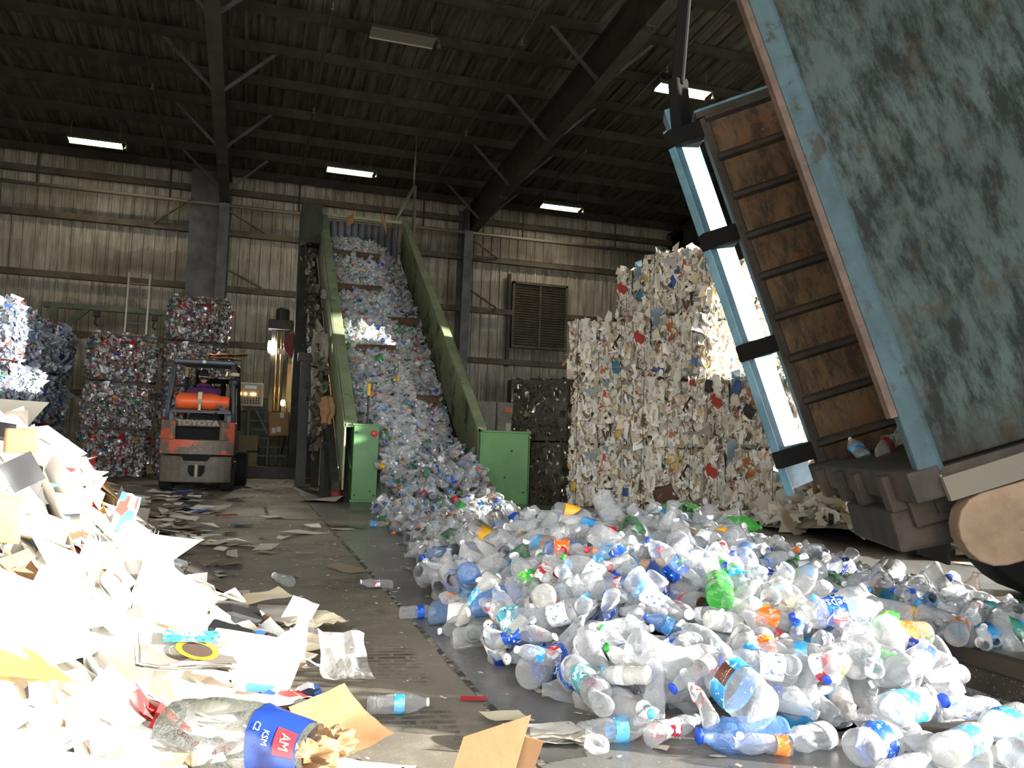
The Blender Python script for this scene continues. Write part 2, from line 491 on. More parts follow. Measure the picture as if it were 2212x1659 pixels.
# flange braces from rafter to purlin
for x, s in ((-1.0, 1), (6.55, -1), (6.55, 1), (-1.0, -1)):
    for py in (24.2, 21.2, 18.2, 15.2, 12.2):
        mb = MB(); mb.bar((x+.1*s, py, zr(py)-1.13), (x+1.15*s, py, zr(py)-.14), .06, .06)
        struct(mb.build('flange_brace', M['steel_grey']))
for x, z in ((-.9, 7.15), (-.9, 5.45), (6.5, 5.45), (6.5, 7.1), (-1.9, 7.4)):
    s = -1 if x < -1.5 else 1
    mb = MB(); mb.bar((x, 25.1, z+.28), (x+1.05*s, 25.75, z-.1 if s > 0 else z-.42), .05, .05)
    struct(mb.build('girt_brace', M['girt_steel']))

# louvred opening in the back wall
grimy('louvre_paint', (104, 98, 86), (84, 78, 68), 3, .4, .6, .6)
w1 = empty('window_1', (9.1, 25.9, 4.18)); struct(w1)
m = MB()
for a, b in (((-.98, -.1, -.05), (-.9, .06, 2.12)), ((.9, -.1, -.05), (.98, .06, 2.12)), ((-.98, -.1, 2.06), (.98, .06, 2.14)), ((-.98, -.12, -.08), (.98, .06, 0)), ((-.03, -.09, 0), (.03, .04, 2.06))):
    m.bb(a, b)
m.build('window_frame', M['girt_steel'], w1)
m = MB()
for k in range(24):
    z = 0.05+k*0.085
    m.box((-.465, -.02, z), (.87, .09, .012), (R(-38), 0, 0)); m.box((.465, -.02, z), (.87, .09, .012), (R(-38), 0, 0))
m.bb((-.9, .04, 0), (.9, .06, 2.06))
m.build('louvre_blades', M['louvre_paint'], w1)
simple('label_white', (212, 208, 198), 0.6)
m = MB()
m.box((8.0, 25.86, 5.0), (.1, .1, 3.1))
struct(m.build('trim_3', M['steel_dark']))

# ------------------------------------------------------------------ pipes under the roof
simple('galv_pipe', (120, 116, 106), 0.5, 0.3)
m = MB(); m.tube([(BX0+.1, 25.2, 7.6), (BX1-.1, 25.2, 7.6)], 0.055, 10)
mp = m.build('sprinkler_main', M['galv_pipe'], smooth=True)
tag(mp, 'long horizontal grey sprinkler main running across the back wall under the roof', 'pipe')
for i, x in enumerate((-5.9, -2.5, 1.1, 4.9, 8.2, 11.5)):
    o = empty('sprinkler_branch', (x, 25.2, 7.6))
    m = MB(); m.tube([(0, 0, 0), (0, 0, zr(25.2)-.38-7.6), (0, -.05, zr(25.2)-.34-7.6), (0, -27, zr(-1.8)-.34-7.6)], 0.028, 8)
    m.build('pipe', M['steel_dark'], o, smooth=True)
    for y in (20.0, 15.5, 11):
        q = MB(); zz = zr(y)-.34-7.6; q.tube([(.0, y-25.2, zz), (.0, y-25.2, zz-.14)], 0.018, 6); q.lathe([(0.045, zz-.15), (.03, zz-.14)], 8, 'Z', (0, y-25.2, 0))
        q.build('sprinkler_head', M['galv_pipe'], o)
    tag(o, ['sprinkler branch pipe nearest the left edge of the roof', 'sprinkler branch pipe dropping beside the boxed left column', 'sprinkler branch pipe under the roof just left of the conveyor head',
            'sprinkler branch pipe coming down just right of the conveyor head', 'sprinkler branch pipe dropping to the main above the louvred window', 'sprinkler branch pipe dropping furthest right above the paper bales'][i], 'pipe', 'sprinkler branch pipes')

# ------------------------------------------------------------------ lamps
simple('lamp_housing', (96, 92, 84), 0.5, 0.2)
simple('lamp_reflector', (150, 146, 134), 0.4, 0.1)
x = NT('lamp_tube_light'); x.b.inputs['Emission Color'].default_value = (1.0, 0.85, 0.60, 1); x.b.inputs['Emission Strength'].default_value = 26.0; M['lamp_on'] = x.m
x = NT('lamp_tube_off'); x.base(lin((120, 117, 108))); x.set(.35); M['lamp_off'] = x.m
def lamp(loc, label, on=True, L=1.3):
    o = empty('strip_lamp', loc, (R(-3.95), 0, 0))
    m = MB()
    m.prism([(-.16, 0.0), (.16, 0.0), (.09, .12), (-.09, .12)], -L/2, L/2, 'X')
    m.build('housing', M['lamp_housing'], o, bevel=.01)
    m = MB()
    m.prism([(-.2, -.05), (-.16, 0.005), (.16, 0.005), (.2, -.05), (.19, -.05), (.155, -.004), (-.155, -.004), (-.19, -.05)], -L/2, L/2, 'X')
    m.build('reflector', M['lamp_reflector'], o)
    m = MB()
    if on:
        m.grid(lambda u, v: Vector(((u-.5)*L*.97, (v-.5)*.3, -.012-.05*math.sin(PI*v)*math.sqrt(max(0, 1-(2*u-1)**4)))), 12, 6)
        m.build('diffuser', M['lamp_on'], o, smooth=True)
    else:
        m.bb((-L/2, -.17, -.03), (L/2, .17, -.012)); m.build('diffuser', M['lamp_off'], o)
    m = MB(); m.tube([(L/2-.03, 0, .08), (L/2+.06, 0, .1), (L/2+.1, 0, .03), (L/2+.1, 0, -.03)], .014, 6); m.lathe([(.045, -.08), (.03, -.02), (.012, 0)], 8, 'Z', (L/2+.1, 0, -.02))
    m.build('sensor_hook', M['galv_pipe'], o)
    for sx in (-.45, .45):
        m = MB(); m.tube([(sx*L, 0, .1), (sx*L, 0, .585)], .008, 5)
        m.build('hanger_rod', M['galv_pipe'], o)
    return tag(o, label, 'lamp', 'strip lamps under the roof')
lamp((-4.25, 23.65, 8.5), 'lit strip lamp furthest left under the roof')
lamp((2.38, 23.4, 8.53), 'lit strip lamp above the head of the conveyor')
lamp((9.1, 24.1, 8.48), 'lit strip lamp above the louvred window')
lamp((9.0, 16.2, 9.05), 'lit strip lamp beside the raised container')
lamp((2.55, 16.1, 9.05), 'unlit strip lamp under the roof above the conveyor', False)

# ================================================================== conveyor
grimy('green_paint', (140, 150, 116), (120, 130, 100), 2.0, .42, .62, .5, 0, .08, (62, 62, 44), 5.0, .58, .7)
grimy('green_guard', (92, 138, 84), (76, 118, 72), 1.5, .42, .65, .45, 0, .05, (46, 66, 40), 11.0, .68, .74)
grimy('rail_inside', (132, 138, 104), (104, 112, 78), 1.2, .4, .6, .6, 0, .08, (44, 46, 30), 2.2, .53, .6, (3, .7, .7))
grimy('truss_dark', (52, 54, 44), (36, 36, 30), 3.0, .4, .6, .8)
grimy('belt_rubber', (58, 50, 42), (40, 36, 32), 4.0)
grimy('cleat_rust', (104, 80, 60), (74, 58, 44), 6.0)
grimy('hopper_grey', (104, 108, 112), (74, 76, 80), 2.0)
CY0, CY1, CZ0 = 12.0, 19.6, 1.12
SL = math.tan(R(33.72))
XL, XR = 1.43, 3.31
cv = empty('inclined_conveyor', (2.37, CY0, 0))
O = Vector((2.37, CY0, 0))
def cz(y): return CZ0+(y-CY0)*SL       # top edge of the side rails
def cprism(mb, off0, off1, x0, x1, y0=CY0, y1=CY1):
    mb.prism([(y0-O.y, cz(y0)+off0), (y1-O.y, cz(y1)+off0), (y1-O.y, cz(y1)+off1), (y0-O.y, cz(y0)+off1)], x0-O.x, x1-O.x, 'X')
# side rails: a plate with a folded cap along the top
m = MB(); cprism(m, -.95, 0, XL-.12, XL-.09); cprism(m, -.05, 0, XL-.13, XL+.07)
m.build('left_side_plate', M['green_paint'], cv, bevel=.006)
m = MB(); cprism(m, -1.0, 0, XR-.01, XR+.03, CY0, CY1+.1)
m.build('right_side_plate', M['rail_inside'], cv, bevel=.004)
m = MB(); cprism(m, -.03, .02, XR-.02, XR+.14, CY0, CY1+.1); cprism(m, -.22, .02, XR+.12, XR+.14, CY0, CY1+.1)
m.build('right_rail_cap', M['green_paint'], cv, bevel=.006)
m = MB(); cprism(m, -1.16, -1.1, XL-.08, XR-.02, CY0-.3, CY1+.25)
m.build('belt', M['belt_rubber'], cv)
def loadz(x, y):
    """surface of the load on the belt"""
    u = (x-XL)/(XR-XL)
    b = cz(y)-1.02+0.62*max(0, 1-abs(u-.34)**1.7*2.2)+.12*noise.noise((x*1.3, y*.9, 3))
    return b
for y, xa, xb in ((16.95, XL+.1, XL+1.05), (16.0, XL+.72, XR-.2), (18.5, XL+.1, XL+1.2), (14.6, XL+.3, XL+1.0), (13.5, XL+.8, XR-.3)):
    m = MB(); z = loadz((xa+xb)/2, y)+.02
    m.box(((xa+xb)/2-O.x, y-O.y, z), (xb-xa, .06, .13), (R(33), R(random.uniform(-3, 3)), 0))
    m.build('cleat', M['cleat_rust'], cv)
# lattice truss and legs carrying the belt
for nm, x in (('left', XL-.2), ('right', XR+.2)):
    m = MB()
    cprism(m, -1.5, -1.35, x-.05, x+.05); cprism(m, -.95, -.85, x-.05, x+.05)
    for k in range(9):
        ya = CY0+.3+k*.84; yb = ya+.84 if k % 2 else ya
        p = (x-O.x, ya-O.y, cz(ya)-1.4); q = (x-O.x, ya+.8-O.y, cz(ya+.8)-.9)
        m.bar(p, q, .05, .05)
    m.build('side_truss', M['truss_dark'], cv)
for x, y in ((XL-.22, 13.6), (XL-.22, 15.6), (XL-.22, 17.6), (XL-.22, 19.4), (XR+.2, 14.0), (XR+.2, 16.6), (XR+.2, 19.4)):
    m = MB(); m.box((x-O.x, y-O.y, (cz(y)-1.35)/2), (.14, .14, cz(y)-1.35)); m.box((x-O.x, y-O.y, .01), (.26, .26, .02))
    m.build('support_leg', M['truss_dark'], cv)
m = MB()
cprism(m, -2.3, -1.5, XL-.33, XL-.3, 15.2, 19.5)
m.build('side_shield', M['truss_dark'], cv)
m = MB()
m.bb((XL-.55-O.x, 19.0-O.y, 0), (XL-.15-O.x, 19.5-O.y, 6.0))
m.bb((XL-.55-O.x, 18.5-O.y, 5.2), (XL-.1-O.x, 19.5-O.y, 6.1))
m.build('head_tower', M['truss_dark'], cv, bevel=.02)
# hood at the head: a ribbed back sheet under a cross bar
m = MB()
for k in range(11):
    x0 = XL+.02+k*.165
    m.lathe([(.085, cz(CY1)-1.1), (.085, cz(CY1)-.1)], 10, 'Z', (x0+.08-O.x, CY1+.25-O.y, 0))
m.build('ribbed_hood_sheet', M['hopper_grey'], cv)
m = MB(); m.bar((XL-.1-O.x, CY1-O.y, cz(CY1)-.03), (XR+.02-O.x, CY1-O.y, cz(CY1)-.03), .07, .07)
m.build('hood_cross_bar', M['green_paint'], cv)
grimy('kraft', (156, 118, 80), (138, 102, 66), 3.0, .4, .65, .85, 0, .12)
for x, a in ((XL+.62, .1), (XL+1.42, -.4)):
    m = MB(); m.grid(lambda u, v: Vector((x-O.x+(u-.5)*.14, CY1-.05-O.y-.03*math.sin(v*3), cz(CY1)+.02-v*.24+(u-.5)*a)), 3, 5)
    m.build('cardboard_tab', M['kraft'], cv)
# guard boxes at the foot
m = MB()
m.bb((XL+.02-O.x, CY0-.02-O.y, 0.02), (XL+.38-O.x, CY0-.0-O.y, 1.12))
m.bb((XL+.02-O.x, CY0-O.y, 0.02), (XL+.04-O.x, CY0+.9-O.y, 1.1)); m.bb((XL+.36-O.x, CY0-O.y, 0.02), (XL+.38-O.x, CY0+.9-O.y, 1.1))
m.bb((XL-.0-O.x, CY0-.03-O.y, 1.1), (XL+.40-O.x, CY0+.9-O.y, 1.125)); m.bb((XL-O.x, CY0-.03-O.y, 0.0), (XL+.4-O.x, CY0+.02-O.y, .04))
gb = m.build('left_guard_box', M['green_guard'], cv, bevel=.005)
simple('red_button', (205, 44, 50), 0.35); simple('bolt', (60, 62, 52), .5, .5)
m = MB(); m.lathe([(.045, 0), (.045, -.02), (.03, -.035), (.005, -.038)], 14, 'Y', (XL+.31-O.x, CY0-.02-O.y, .99)); m.build('stop_button', M['red_button'], gb)
for x, z in ((.06, .1), (.34, .1), (.06, 1.0), (.28, .16)):
    m = MB(); m.lathe([(.014, 0), (.014, -.012)], 8, 'Y', (XL+x-O.x, CY0-.02-O.y, z)); m.build('guard_bolt', M['bolt'], gb)
m = MB()
m.bb((XR+.0-O.x, CY0-.12-O.y, -.3), (XR+.03-O.x, CY0+1.3-O.y, 1.1))
m.bb((XR+.03-O.x, CY0-.1-O.y, 0.0), (XR+.78-O.x, CY0-.07-O.y, 1.08))
m.bb((XR+.76-O.x, CY0-.1-O.y, 0.0), (XR+.79-O.x, CY0+1.2-O.y, 1.08))
m.bb((XR-.0-O.x, CY0-.12-O.y, 1.07), (XR+.80-O.x, CY0+1.3-O.y, 1.1))
m.bb((XR+.03-O.x, CY0-.105-O.y, 0), (XR+.05-O.x, CY0-.09-O.y, 1.08))
gr = m.build('right_guard_box', M['green_guard'], cv, bevel=.005)
for x, z in ((.4, .4), (.7, .18), (.5, .8)):
    m = MB(); m.lathe([(.016, 0), (.016, -.012)], 8, 'Y', (XR+x-O.x, CY0-.1-O.y, z)); m.build('guard_bolt', M['bolt'], gr)
tag(cv, 'tall green inclined conveyor piled with plastic bottles, rising from the pit', 'conveyor')
# cloth and film caught on the left side
vcol('caught_scraps', .8)
cols = np.array([lin(c) for c in ((90, 86, 76), (70, 66, 58), (130, 126, 116), (66, 58, 48), (80, 70, 54), (52, 48, 42), (44, 42, 36))])
n = 420
yy = RNG.uniform(13.2, 19.4, n); oo = -RNG.uniform(.1, 2.2, n)*RNG.uniform(.3, 1, n)
pos = np.stack([np.full(n, XL-.36)+RNG.normal(size=n)*.06-O.x, yy-O.y, CZ0+(yy-CY0)*SL+oo-.1], 1)
pos = pos[pos[:, 2] > .15]; n = len(pos)
v, f, t = chips(n, pos, np.tile([-.6, -.8, 0], (n, 1)), .085, .5, cols, .5, 1.5, .35, 3)
o = link('caught_litter', np_mesh('caught_litter', v, f, M['caught_scraps'], t)); o.location = O
tag(o, 'shreds of litter caught along the dark left flank of the conveyor', 'litter', kind='stuff')
grimy('rag', (150, 144, 130), (116, 108, 94), 6.0, .4, .6, .9, 0, .3)
def rag(name, loc, w, h, label, seed, mat='rag'):
    m = MB()
    m.grid(lambda u, v: Vector(((u-.5)*w*(1-.5*abs(v-.4))+.05*noise.noise((u*3, v*4, seed)), .07*noise.noise((u*5, v*3, seed+9))+.02*math.sin(u*11), -v*h+.05*noise.noise((u*4, v, seed+4)))), 8, 14)
    o = m.build(name, M[mat], None, smooth=True); o.location = loc
    s = o.modifiers.new('thick', 'SOLIDIFY'); s.thickness = .006
    return tag(o, label, 'rag')
rag('torn_cloth', (1.13, 14.7, 2.75), .30, 1.35, 'long torn grey cloth hanging from the left rail of the conveyor', 2)
rag('torn_cloth', (1.16, 13.2, 1.55), .24, .42, 'crumpled tan cloth caught on the left rail near the foot', 7, 'kraft')
# black rod with a yellow grip standing behind the left guard
simple('black_plastic', (26, 26, 28), .45); simple('grip_yellow', (226, 176, 40), .5)
o = empty('hook_rod', (1.66, 12.12, 1.12))
m = MB(); m.tube([(0, 0, 0), (.0, 0.06, .42)], .018, 8); m.build('shaft', M['black_plastic'], o)
m = MB(); m.tube([(.0, .06, .42), (.01, .09, .60)], .028, 8); m.build('grip', M['grip_yellow'], o)
tag(o, 'black hook rod with a yellow grip standing on the left green guard box', 'tool')
# pole, broom and pads leaning by the left guard box
simple('wood_pole', (150, 116, 78), .7); simple('broom_red', (120, 40, 34), .7); simple('dark_wood', (66, 50, 38), .8)
o = empty('push_broom', (1.22, 16.6, 0))
m = MB(); m.tube([(0, 0, .1), (.34, .35, 1.75)], .02, 8); m.build('handle', M['wood_pole'], o)
m = MB(); m.bb((-.22, -.06, .04), (.14, .06, .12)); m.build('head', M['broom_red'], o, bevel=.02)
m = MB(); m.bb((-.22, -.07, 0), (.14, .07, .05)); m.build('bristles', M['black_plastic'], o)
tag(o, 'push broom with a pale pole and red head leaning on the conveyor flank', 'broom')
o = empty('shovel', (1.38, 12.5, 0))
m = MB(); m.tube([(0, 0, .25), (-.02, .25, 1.35)], .02, 8); m.build('handle', M['dark_wood'], o)
m = MB(); m.grid(lambda u, v: Vector(((u-.5)*.24, -.02-.05*math.cos((u-.5)*3), v*.3)), 5, 3); m.build('blade', M['bolt'], o)
tag(o, 'dark shovel leaning beside the left green guard box', 'shovel')
o = empty('fire_extinguisher', (1.26, 12.2, 0))
m = MB(); m.lathe([(.07, 0), (.075, .03), (.075, .2), (.05, .26), (.02, .28)], 12); m.build('cylinder', M['broom_red'], o, smooth=True)
m = MB(); m.tube([(0, 0, .28), (0, 0, .32), (.05, 0, .33), (.08, 0, .2)], .014, 6); m.build('valve', M['grip_yellow'], o)
tag(o, 'small dark red canister with a yellow valve beside the left guard box', 'canister')
# bent pipe frame over the head
m = MB()
m.tube([(3.23, 20.5, 6.35), (3.80, 20.9, 7.55), (3.83, 21.0, 7.55), (3.83, 21.0, 0)], .045, 10)
m.tube([(3.78, 20.95, 7.5), (3.8, 20.95, 8.9)], .02, 6)
o = m.build('bent_pipe', M['galv_pipe'], smooth=True); tag(o, 'pale bent pipe standing above the right end of the conveyor head', 'pipe')

# ================================================================== baler corner between the forklift and the conveyor
simple('panel_beige', (176, 168, 140), .5); simple('panel_face', (150, 140, 110), .5); simple('screen_dark', (24, 26, 24), .2)
x = NT('lamp_amber'); x.b.inputs['Emission Color'].default_value = (1, .55, .16, 1); x.b.inputs['Emission Strength'].default_value = 9; M['amber'] = x.m
x = NT('work_lamp_light'); x.b.inputs['Emission Color'].default_value = (1, .93, .8, 1); x.b.inputs['Emission Strength'].default_value = 120; M['work_light'] = x.m
x = NT('bulb_warm'); x.b.inputs['Emission Color'].default_value = (1, .62, .22, 1); x.b.inputs['Emission Strength'].default_value = 45; M['bulb_warm'] = x.m
grimy('machine_dark', (54, 52, 46), (36, 35, 31), 2.5, .4, .6, .6)
grimy('machine_green', (58, 72, 58), (42, 52, 42), 2.0, .4, .6, .6)
o = empty('control_panel', (0.0, 20.0, 0))
m = MB(); m.bb((-.32, 0, 1.58), (.29, .22, 2.12)); m.build('cabinet', M['panel_beige'], o, bevel=.012)
m = MB(); m.bb((-.27, -.012, 1.62), (.24, 0.0, 2.08)); fp = m.build('face_plate', M['panel_face'], o)
m = MB(); m.bb((-.12, -.022, 1.98), (.14, -.01, 2.06)); m.build('display', M['screen_dark'], fp)
for k, x_ in enumerate((-.22, -.1, .035, .10)):
    m = MB(); m.lathe([(.03, 0), (.03, -.02), (.012, -.03)], 10, 'Y', (x_, -.012, 1.86)); m.build('pilot_light', M['amber'], fp)
for r_ in range(3):
    for k in range(8):
        m = MB(); m.lathe([(.017, 0), (.017, -.022), (.005, -.026)], 8, 'Y', (-.23+k*.062, -.012, 1.66+r_*.055)); m.build('push_button', M['bolt' if (k+r_) % 3 else 'dark_wood'], fp)
m = MB(); m.lathe([(.02, 0), (.02, -.022)], 8, 'Y', (.2, -.012, 1.92)); m.build('stop_button', M['red_button'], fp)
m = MB(); m.bb((-.06, .05, 0), (.06, .17, 1.6)); m.bb((-.2, -.05, 0), (.2, .25, .03)); m.build('pedestal', M['machine_dark'], o)
tag(o, 'beige control panel with four lit amber lights beside the forklift', 'control panel')
o = empty('work_light', (0.43, 20.4, 0))
m = MB(); m.tube([(0, 0, 0), (0, 0, 2.9)], .018, 8); m.lathe([(.2, 0), (.2, .02)], 10); m.build('pole', M['machine_dark'], o)
m = MB(); m.lathe([(.05, 2.88), (.085, 2.93), (.09, 3.1), (.07, 3.17)], 12); m.build('bulb_cage', M['work_light'], o, smooth=True)
tag(o, 'bright white work light glowing on a thin pole', 'lamp')
# baler: base sill, frame posts, ram tower
o = empty('baler', (.75, 19.5, 0))
def B(name, mat, parts, bev=.008, par=None):
    m = MB()
    for p in parts: p(m)
    return m.build(name, M[mat], par or o, bevel=bev)
B('base_sill', 'machine_dark', [lambda m: m.bb((-1.1, -1.0, 0), (.75, -.7, .24)), lambda m: m.bb((-1.1, -.7, 0), (.75, 2.6, .2))])
B('press_chamber', 'machine_green', [lambda m: m.bb((-1.0, 1.4, .2), (.7, 2.8, 1.5)), lambda m: m.bb((-.9, 1.3, 1.5), (.0, 2.6, 1.75))])
for x_, z_ in ((-.28, 3.55), (.02, 3.55), (.42, 3.3)):
    B('column', 'machine_dark', [lambda m: m.bb((x_-.05, .9, .2), (x_+.05, 1.05, z_))])
B('top_head', 'machine_dark', [lambda m: m.bb((-.42, .75, 3.45), (.14, 1.2, 3.68)), lambda m: m.lathe([(.16, 3.66), (.16, 3.95), (.1, 4.0)], 12, 'Z', (-.1, 1, 0))])
B('slanted_brace', 'machine_dark', [lambda m: m.bar((.1, .95, 3.6), (.75, .95, 2.95), .14, .14)])
simple('hydraulic_rod', (196, 170, 110), .3, .7)
for x_ in (-.2, -.1):
    m = MB(); m.tube([(x_, .88, 1.5), (x_, .88, 3.4)], .022, 8); m.build('hydraulic_rod', M['hydraulic_rod'], o, smooth=True)
m = MB()
for k in range(6):
    z_ = .45+k*.2
    m.bar((-.75+.1*(k % 2), .4, z_), (.55, .4+.05*(k % 3), z_), .05, .04)
m.bar((-.75, .38, .25), (-.75, .38, 1.5), .06, .06); m.bar((-.3, .38, .25), (-.3, .38, 1.0), .05, .05); m.bar((.5, .38, .25), (.5, .38, 1.6), .06, .06)
m.bar((-.6, .3, 1.5), (-.32, .3, .95), .05, .05)
m.build('guide_frame', M['bolt'], o)
m = MB(); m.tube([(-.62, .2, .9), (-.5, .1, .6), (-.55, .1, .45)], .03, 8); m.tube([(.05, .2, 1.7), (.12, .1, 1.2), (.0, .15, .5)], .016, 6); m.tube([(.25, .2, 1.5), (.3, .1, .9), (.36, .2, .4)], .014, 6)
m.build('hose', M['black_plastic'], o, smooth=True)
simple('tag_white', (206, 200, 186), .7)
m = MB(); m.bb((-.17, .74, 2.85), (-.02, .76, 2.99)); m.build('paper_notice', M['tag_white'], o)
tag(o, 'dark upright baler frame with hydraulic rods between forklift and conveyor', 'baler')
m = MB(); m.lathe([(.022, 0), (.05, .03), (.05, .1), (.03, .14)], 10); o = m.build('inspection_lamp', M['bulb_warm'], None, smooth=True); o.location = (.74, 20.0, 1.62)
tag(o, 'small warm bulb glowing among the baler frame', 'lamp')
o = empty('cable_reel', (.97, 19.6, 3.02))
grimy('reel_red', (122, 36, 36), (88, 28, 28), 5.0)
for y_ in (-.06, .06):
    m = MB(); m.lathe([(.30, y_-.012), (.30, y_+.012)], 24, 'Y'); m.build('flange', M['reel_red'], o)
m = MB(); m.lathe([(.14, -.07), (.14, .07)], 16, 'Y'); m.build('hub', M['machine_dark'], o)
m = MB(); m.lathe([(.05, -.1), (.05, -.07)], 12, 'Y'); m.build('axle_cap', M['bolt'], o)
m = MB(); m.bb((.02, .05, -.05), (.5, .12, .05)); m.build('bracket', M['machine_dark'], o)
tag(o, 'red cable reel mounted beside the conveyor flank', 'reel')
# cardboard box hung on the frame
o = empty('cardboard_box', (.66, 19.4, .92)); o.rotation_euler = (0, R(-3), R(4))
m = MB(); m.bb((-.21, -.13, 0), (.21, .13, .52)); m.build('carton', M['kraft'], o, bevel=.006)
m = MB(); m.bb((-.005, -.133, 0), (.005, -.13, .52)); m.bb((-.21, -.133, .3), (.21, -.13, .306)); m.build('seam', M['wood_pole'], o)
for x_, z_ in ((-.16, .06), (-.05, .08), (0.02, .4)):
    m = MB(); m.bb((x_, -.135, z_), (x_+.09, -.131, z_+.12)); m.build('shipping_label', M['tag_white'], o)
tag(o, 'tan cardboard box with white labels hung on the baler frame', 'box')
o = empty('support_post', (.95, 15.6, 0))
m = MB(); m.bb((-.09, -.09, 0), (.09, .09, 2.3)); m.build('post', M['machine_dark'], o); m = MB(); m.bb((-.15, -.12, 2.3), (.42, .12, 2.45)); m.build('cap_beam', M['machine_dark'], o)
tag(o, 'dark square post carrying a short beam beside the conveyor flank', 'post')
# lit doorway of the booth behind
grimy('booth_cream', (206, 190, 138), (186, 168, 116), 2.0)
o = empty('operator_booth', (1.75, 24.6, 0))
m = MB(); m.bb((-.75, .5, 0), (.75, .56, 3.1)); m.bb((-.75, -.4, 3.05), (.75, .56, 3.12)); m.build('shell', M['booth_cream'], o)
m = MB(); m.bb((-.3, .46, .05), (.5, .5, 2.2)); dd = m.build('door', M['panel_beige'], o); m = MB(); m.bb((-.2, .44, 1.2), (.3, .46, 2.0)); m.build('door_window', M['screen_dark'], dd)
m = MB(); m.lathe([(.06, 0), (.06, .1)], 10, 'Z', (.1, -.1, 2.75)); m.build('ceiling_bulb', M['bulb_warm'], o)
tag(o, 'cream booth lit warm yellow behind the conveyor truss', 'booth')
m = MB(); m.bb((-.2, -.02, 0), (.2, .02, .9)); o = m.build('white_board', M['tag_white'], None); o.location = (1.25, 17.5, .85); o.rotation_euler = (0, R(2), R(10))
tag(o, 'pale flat board standing behind the dark post by the broom', 'board')
simple('wood_crate', (120, 104, 74), .8)
for k, z_ in enumerate((.2, .56)):
    o = empty('wooden_crate', (.02, 18.9, z_))
    m = MB()
    for q in range(3): m.bb((-.2, -.2, .02+q*.11), (.2, -.18, .11+q*.11))
    m.bb((-.2, -.18, .02), (.2, .2, .34)); m.build('slats', M['wood_crate'], o)
    tag(o, ['lower wooden crate just right of the forklift counterweight', 'upper wooden crate just right of the forklift counterweight'][k], 'crate')

# gantry rail on the wall and ladder behind the can bales
grimy('gantry_green', (112, 116, 96), (88, 92, 76), 3.0)
o = empty('gantry_rail', (-2.7, 22.0, 3.85))
m = MB(); m.bb((-2.1, -.08, -.05), (2.05, .08, .08)); m.build('beam', M['gantry_green'], o, bevel=.01)
m = MB(); m.bar((-1.9, 0, -.75), (-1.15, 0, -.02), .12, .12); m.build('brace', M['gantry_green'], o)
m = MB(); m.bb((-1.95, -.1, -3.85), (-1.8, .1, .0)); m.build('leg', M['gantry_green'], o)
m = MB(); m.bb((1.85, -.1, -3.85), (2.02, .1, .0)); m.build('leg', M['gantry_green'], o)
for x_ in (-.95, .35):
    m = MB(); m.bb((x_-.06, -.12, -.2), (x_+.06, .1, -.05)); m.tube([(x_, 0, -.2), (x_-.03, 0, -.36), (x_+.05, 0, -.42)], .025, 6); m.build('trolley_hook', M['machine_dark'], o)
tag(o, 'faded green gantry rail with a diagonal brace behind the bales', 'gantry')
o = empty('ladder', (-2.75, 21.85, 2.3)); o.rotation_euler = (R(-3), 0, 0)
simple('aluminium', (168, 164, 152), .4, .6)
for x_ in (-.24, .24):
    m = MB(); m.bb((x_-.02, -.035, -2.3), (x_+.02, .035, 2.5)); m.build('side_rail', M['aluminium'], o)
for k in range(14):
    m = MB(); m.tube([(-.24, 0, -2.05+k*.33), (.24, 0, -2.05+k*.33)], .018, 6); m.build('rung', M['aluminium'], o)
tag(o, 'aluminium ladder standing against the gantry rail behind the can bales', 'ladder')

# electrical cabinets right of the conveyor
grimy('cabinet_grey', (146, 144, 132), (122, 120, 108), 2.0)
simple('notice_orange', (216, 120, 50), .5)
for k, (x_, w_) in enumerate(((6.95, .75), (7.75, .8))):
    o = empty('electrical_cabinet', (x_, 24.6, 0))
    m = MB(); m.bb((-w_/2, 0, 0), (w_/2, .6, 2.2)); m.build('body', M['cabinet_grey'], o, bevel=.01)
    m = MB(); m.bb((-w_/2+.03, -.025, .15), (w_/2-.03, 0, 2.15)); d = m.build('door', M['cabinet_grey'], o, bevel=.006)
    m = MB(); m.bb((w_/2-.12, -.05, 1.0), (w_/2-.08, -.025, 1.2)); m.build('handle', M['bolt'], d)
    m = MB(); m.bb((-.1, -.032, 1.3), (.08, -.026, 1.55)); m.build('notice', M['tag_white'], d)
    if k == 1:
        m = MB(); m.bb((-.15, -.032, 1.9), (.15, -.026, 2.05)); m.build('warning_sign', M['notice_orange'], d)
    tag(o, ['pale grey electrical cabinet standing just right of the conveyor rail', 'pale grey electrical cabinet with an orange warning sign, next to the paper bales'][k], 'cabinet')
o = empty('hydraulic_tank', (8.35, 24.6, 2.2))
m = MB(); m.bb((-.5, 0, 0.02), (.5, .6, .75)); m.build('tank', M['screen_dark'], o, bevel=.02)
m = MB(); m.bb((-.55, -.03, 0), (-.5, .03, .85)); m.bb((-.4, -.03, 0.02), (-.36, .0, .8)); m.build('sight_tube', M['galv_pipe'], o)
m = MB(); m.lathe([(.2, 0), (.2, -.04), (.16, -.05)], 16, 'Y', (.1, 0, .38)); m.build('hatch', M['machine_dark'], o)
tag(o, 'black tank standing on the cabinets left of the paper bales', 'tank')
o = empty('motor_stand', (7.3, 21.2, 0))
grimy('maroon_paint', (84, 50, 44), (62, 38, 34), 3.0)
m = MB(); m.bb((-.5, -.4, 0), (.5, .5, 1.05)); m.build('stand', M['maroon_paint'], o, bevel=.02)
m = MB(); m.lathe([(.2, -.35), (.22, -.3), (.22, .3), (.15, .36)], 14, 'X', (0, 0, 1.3)); m.bb((-.2, -.2, 1.05), (.2, .2, 1.15)); m.build('motor', M['machine_dark'], o)
tag(o, 'maroon machine stand with a motor left of the grey bales', 'machine')

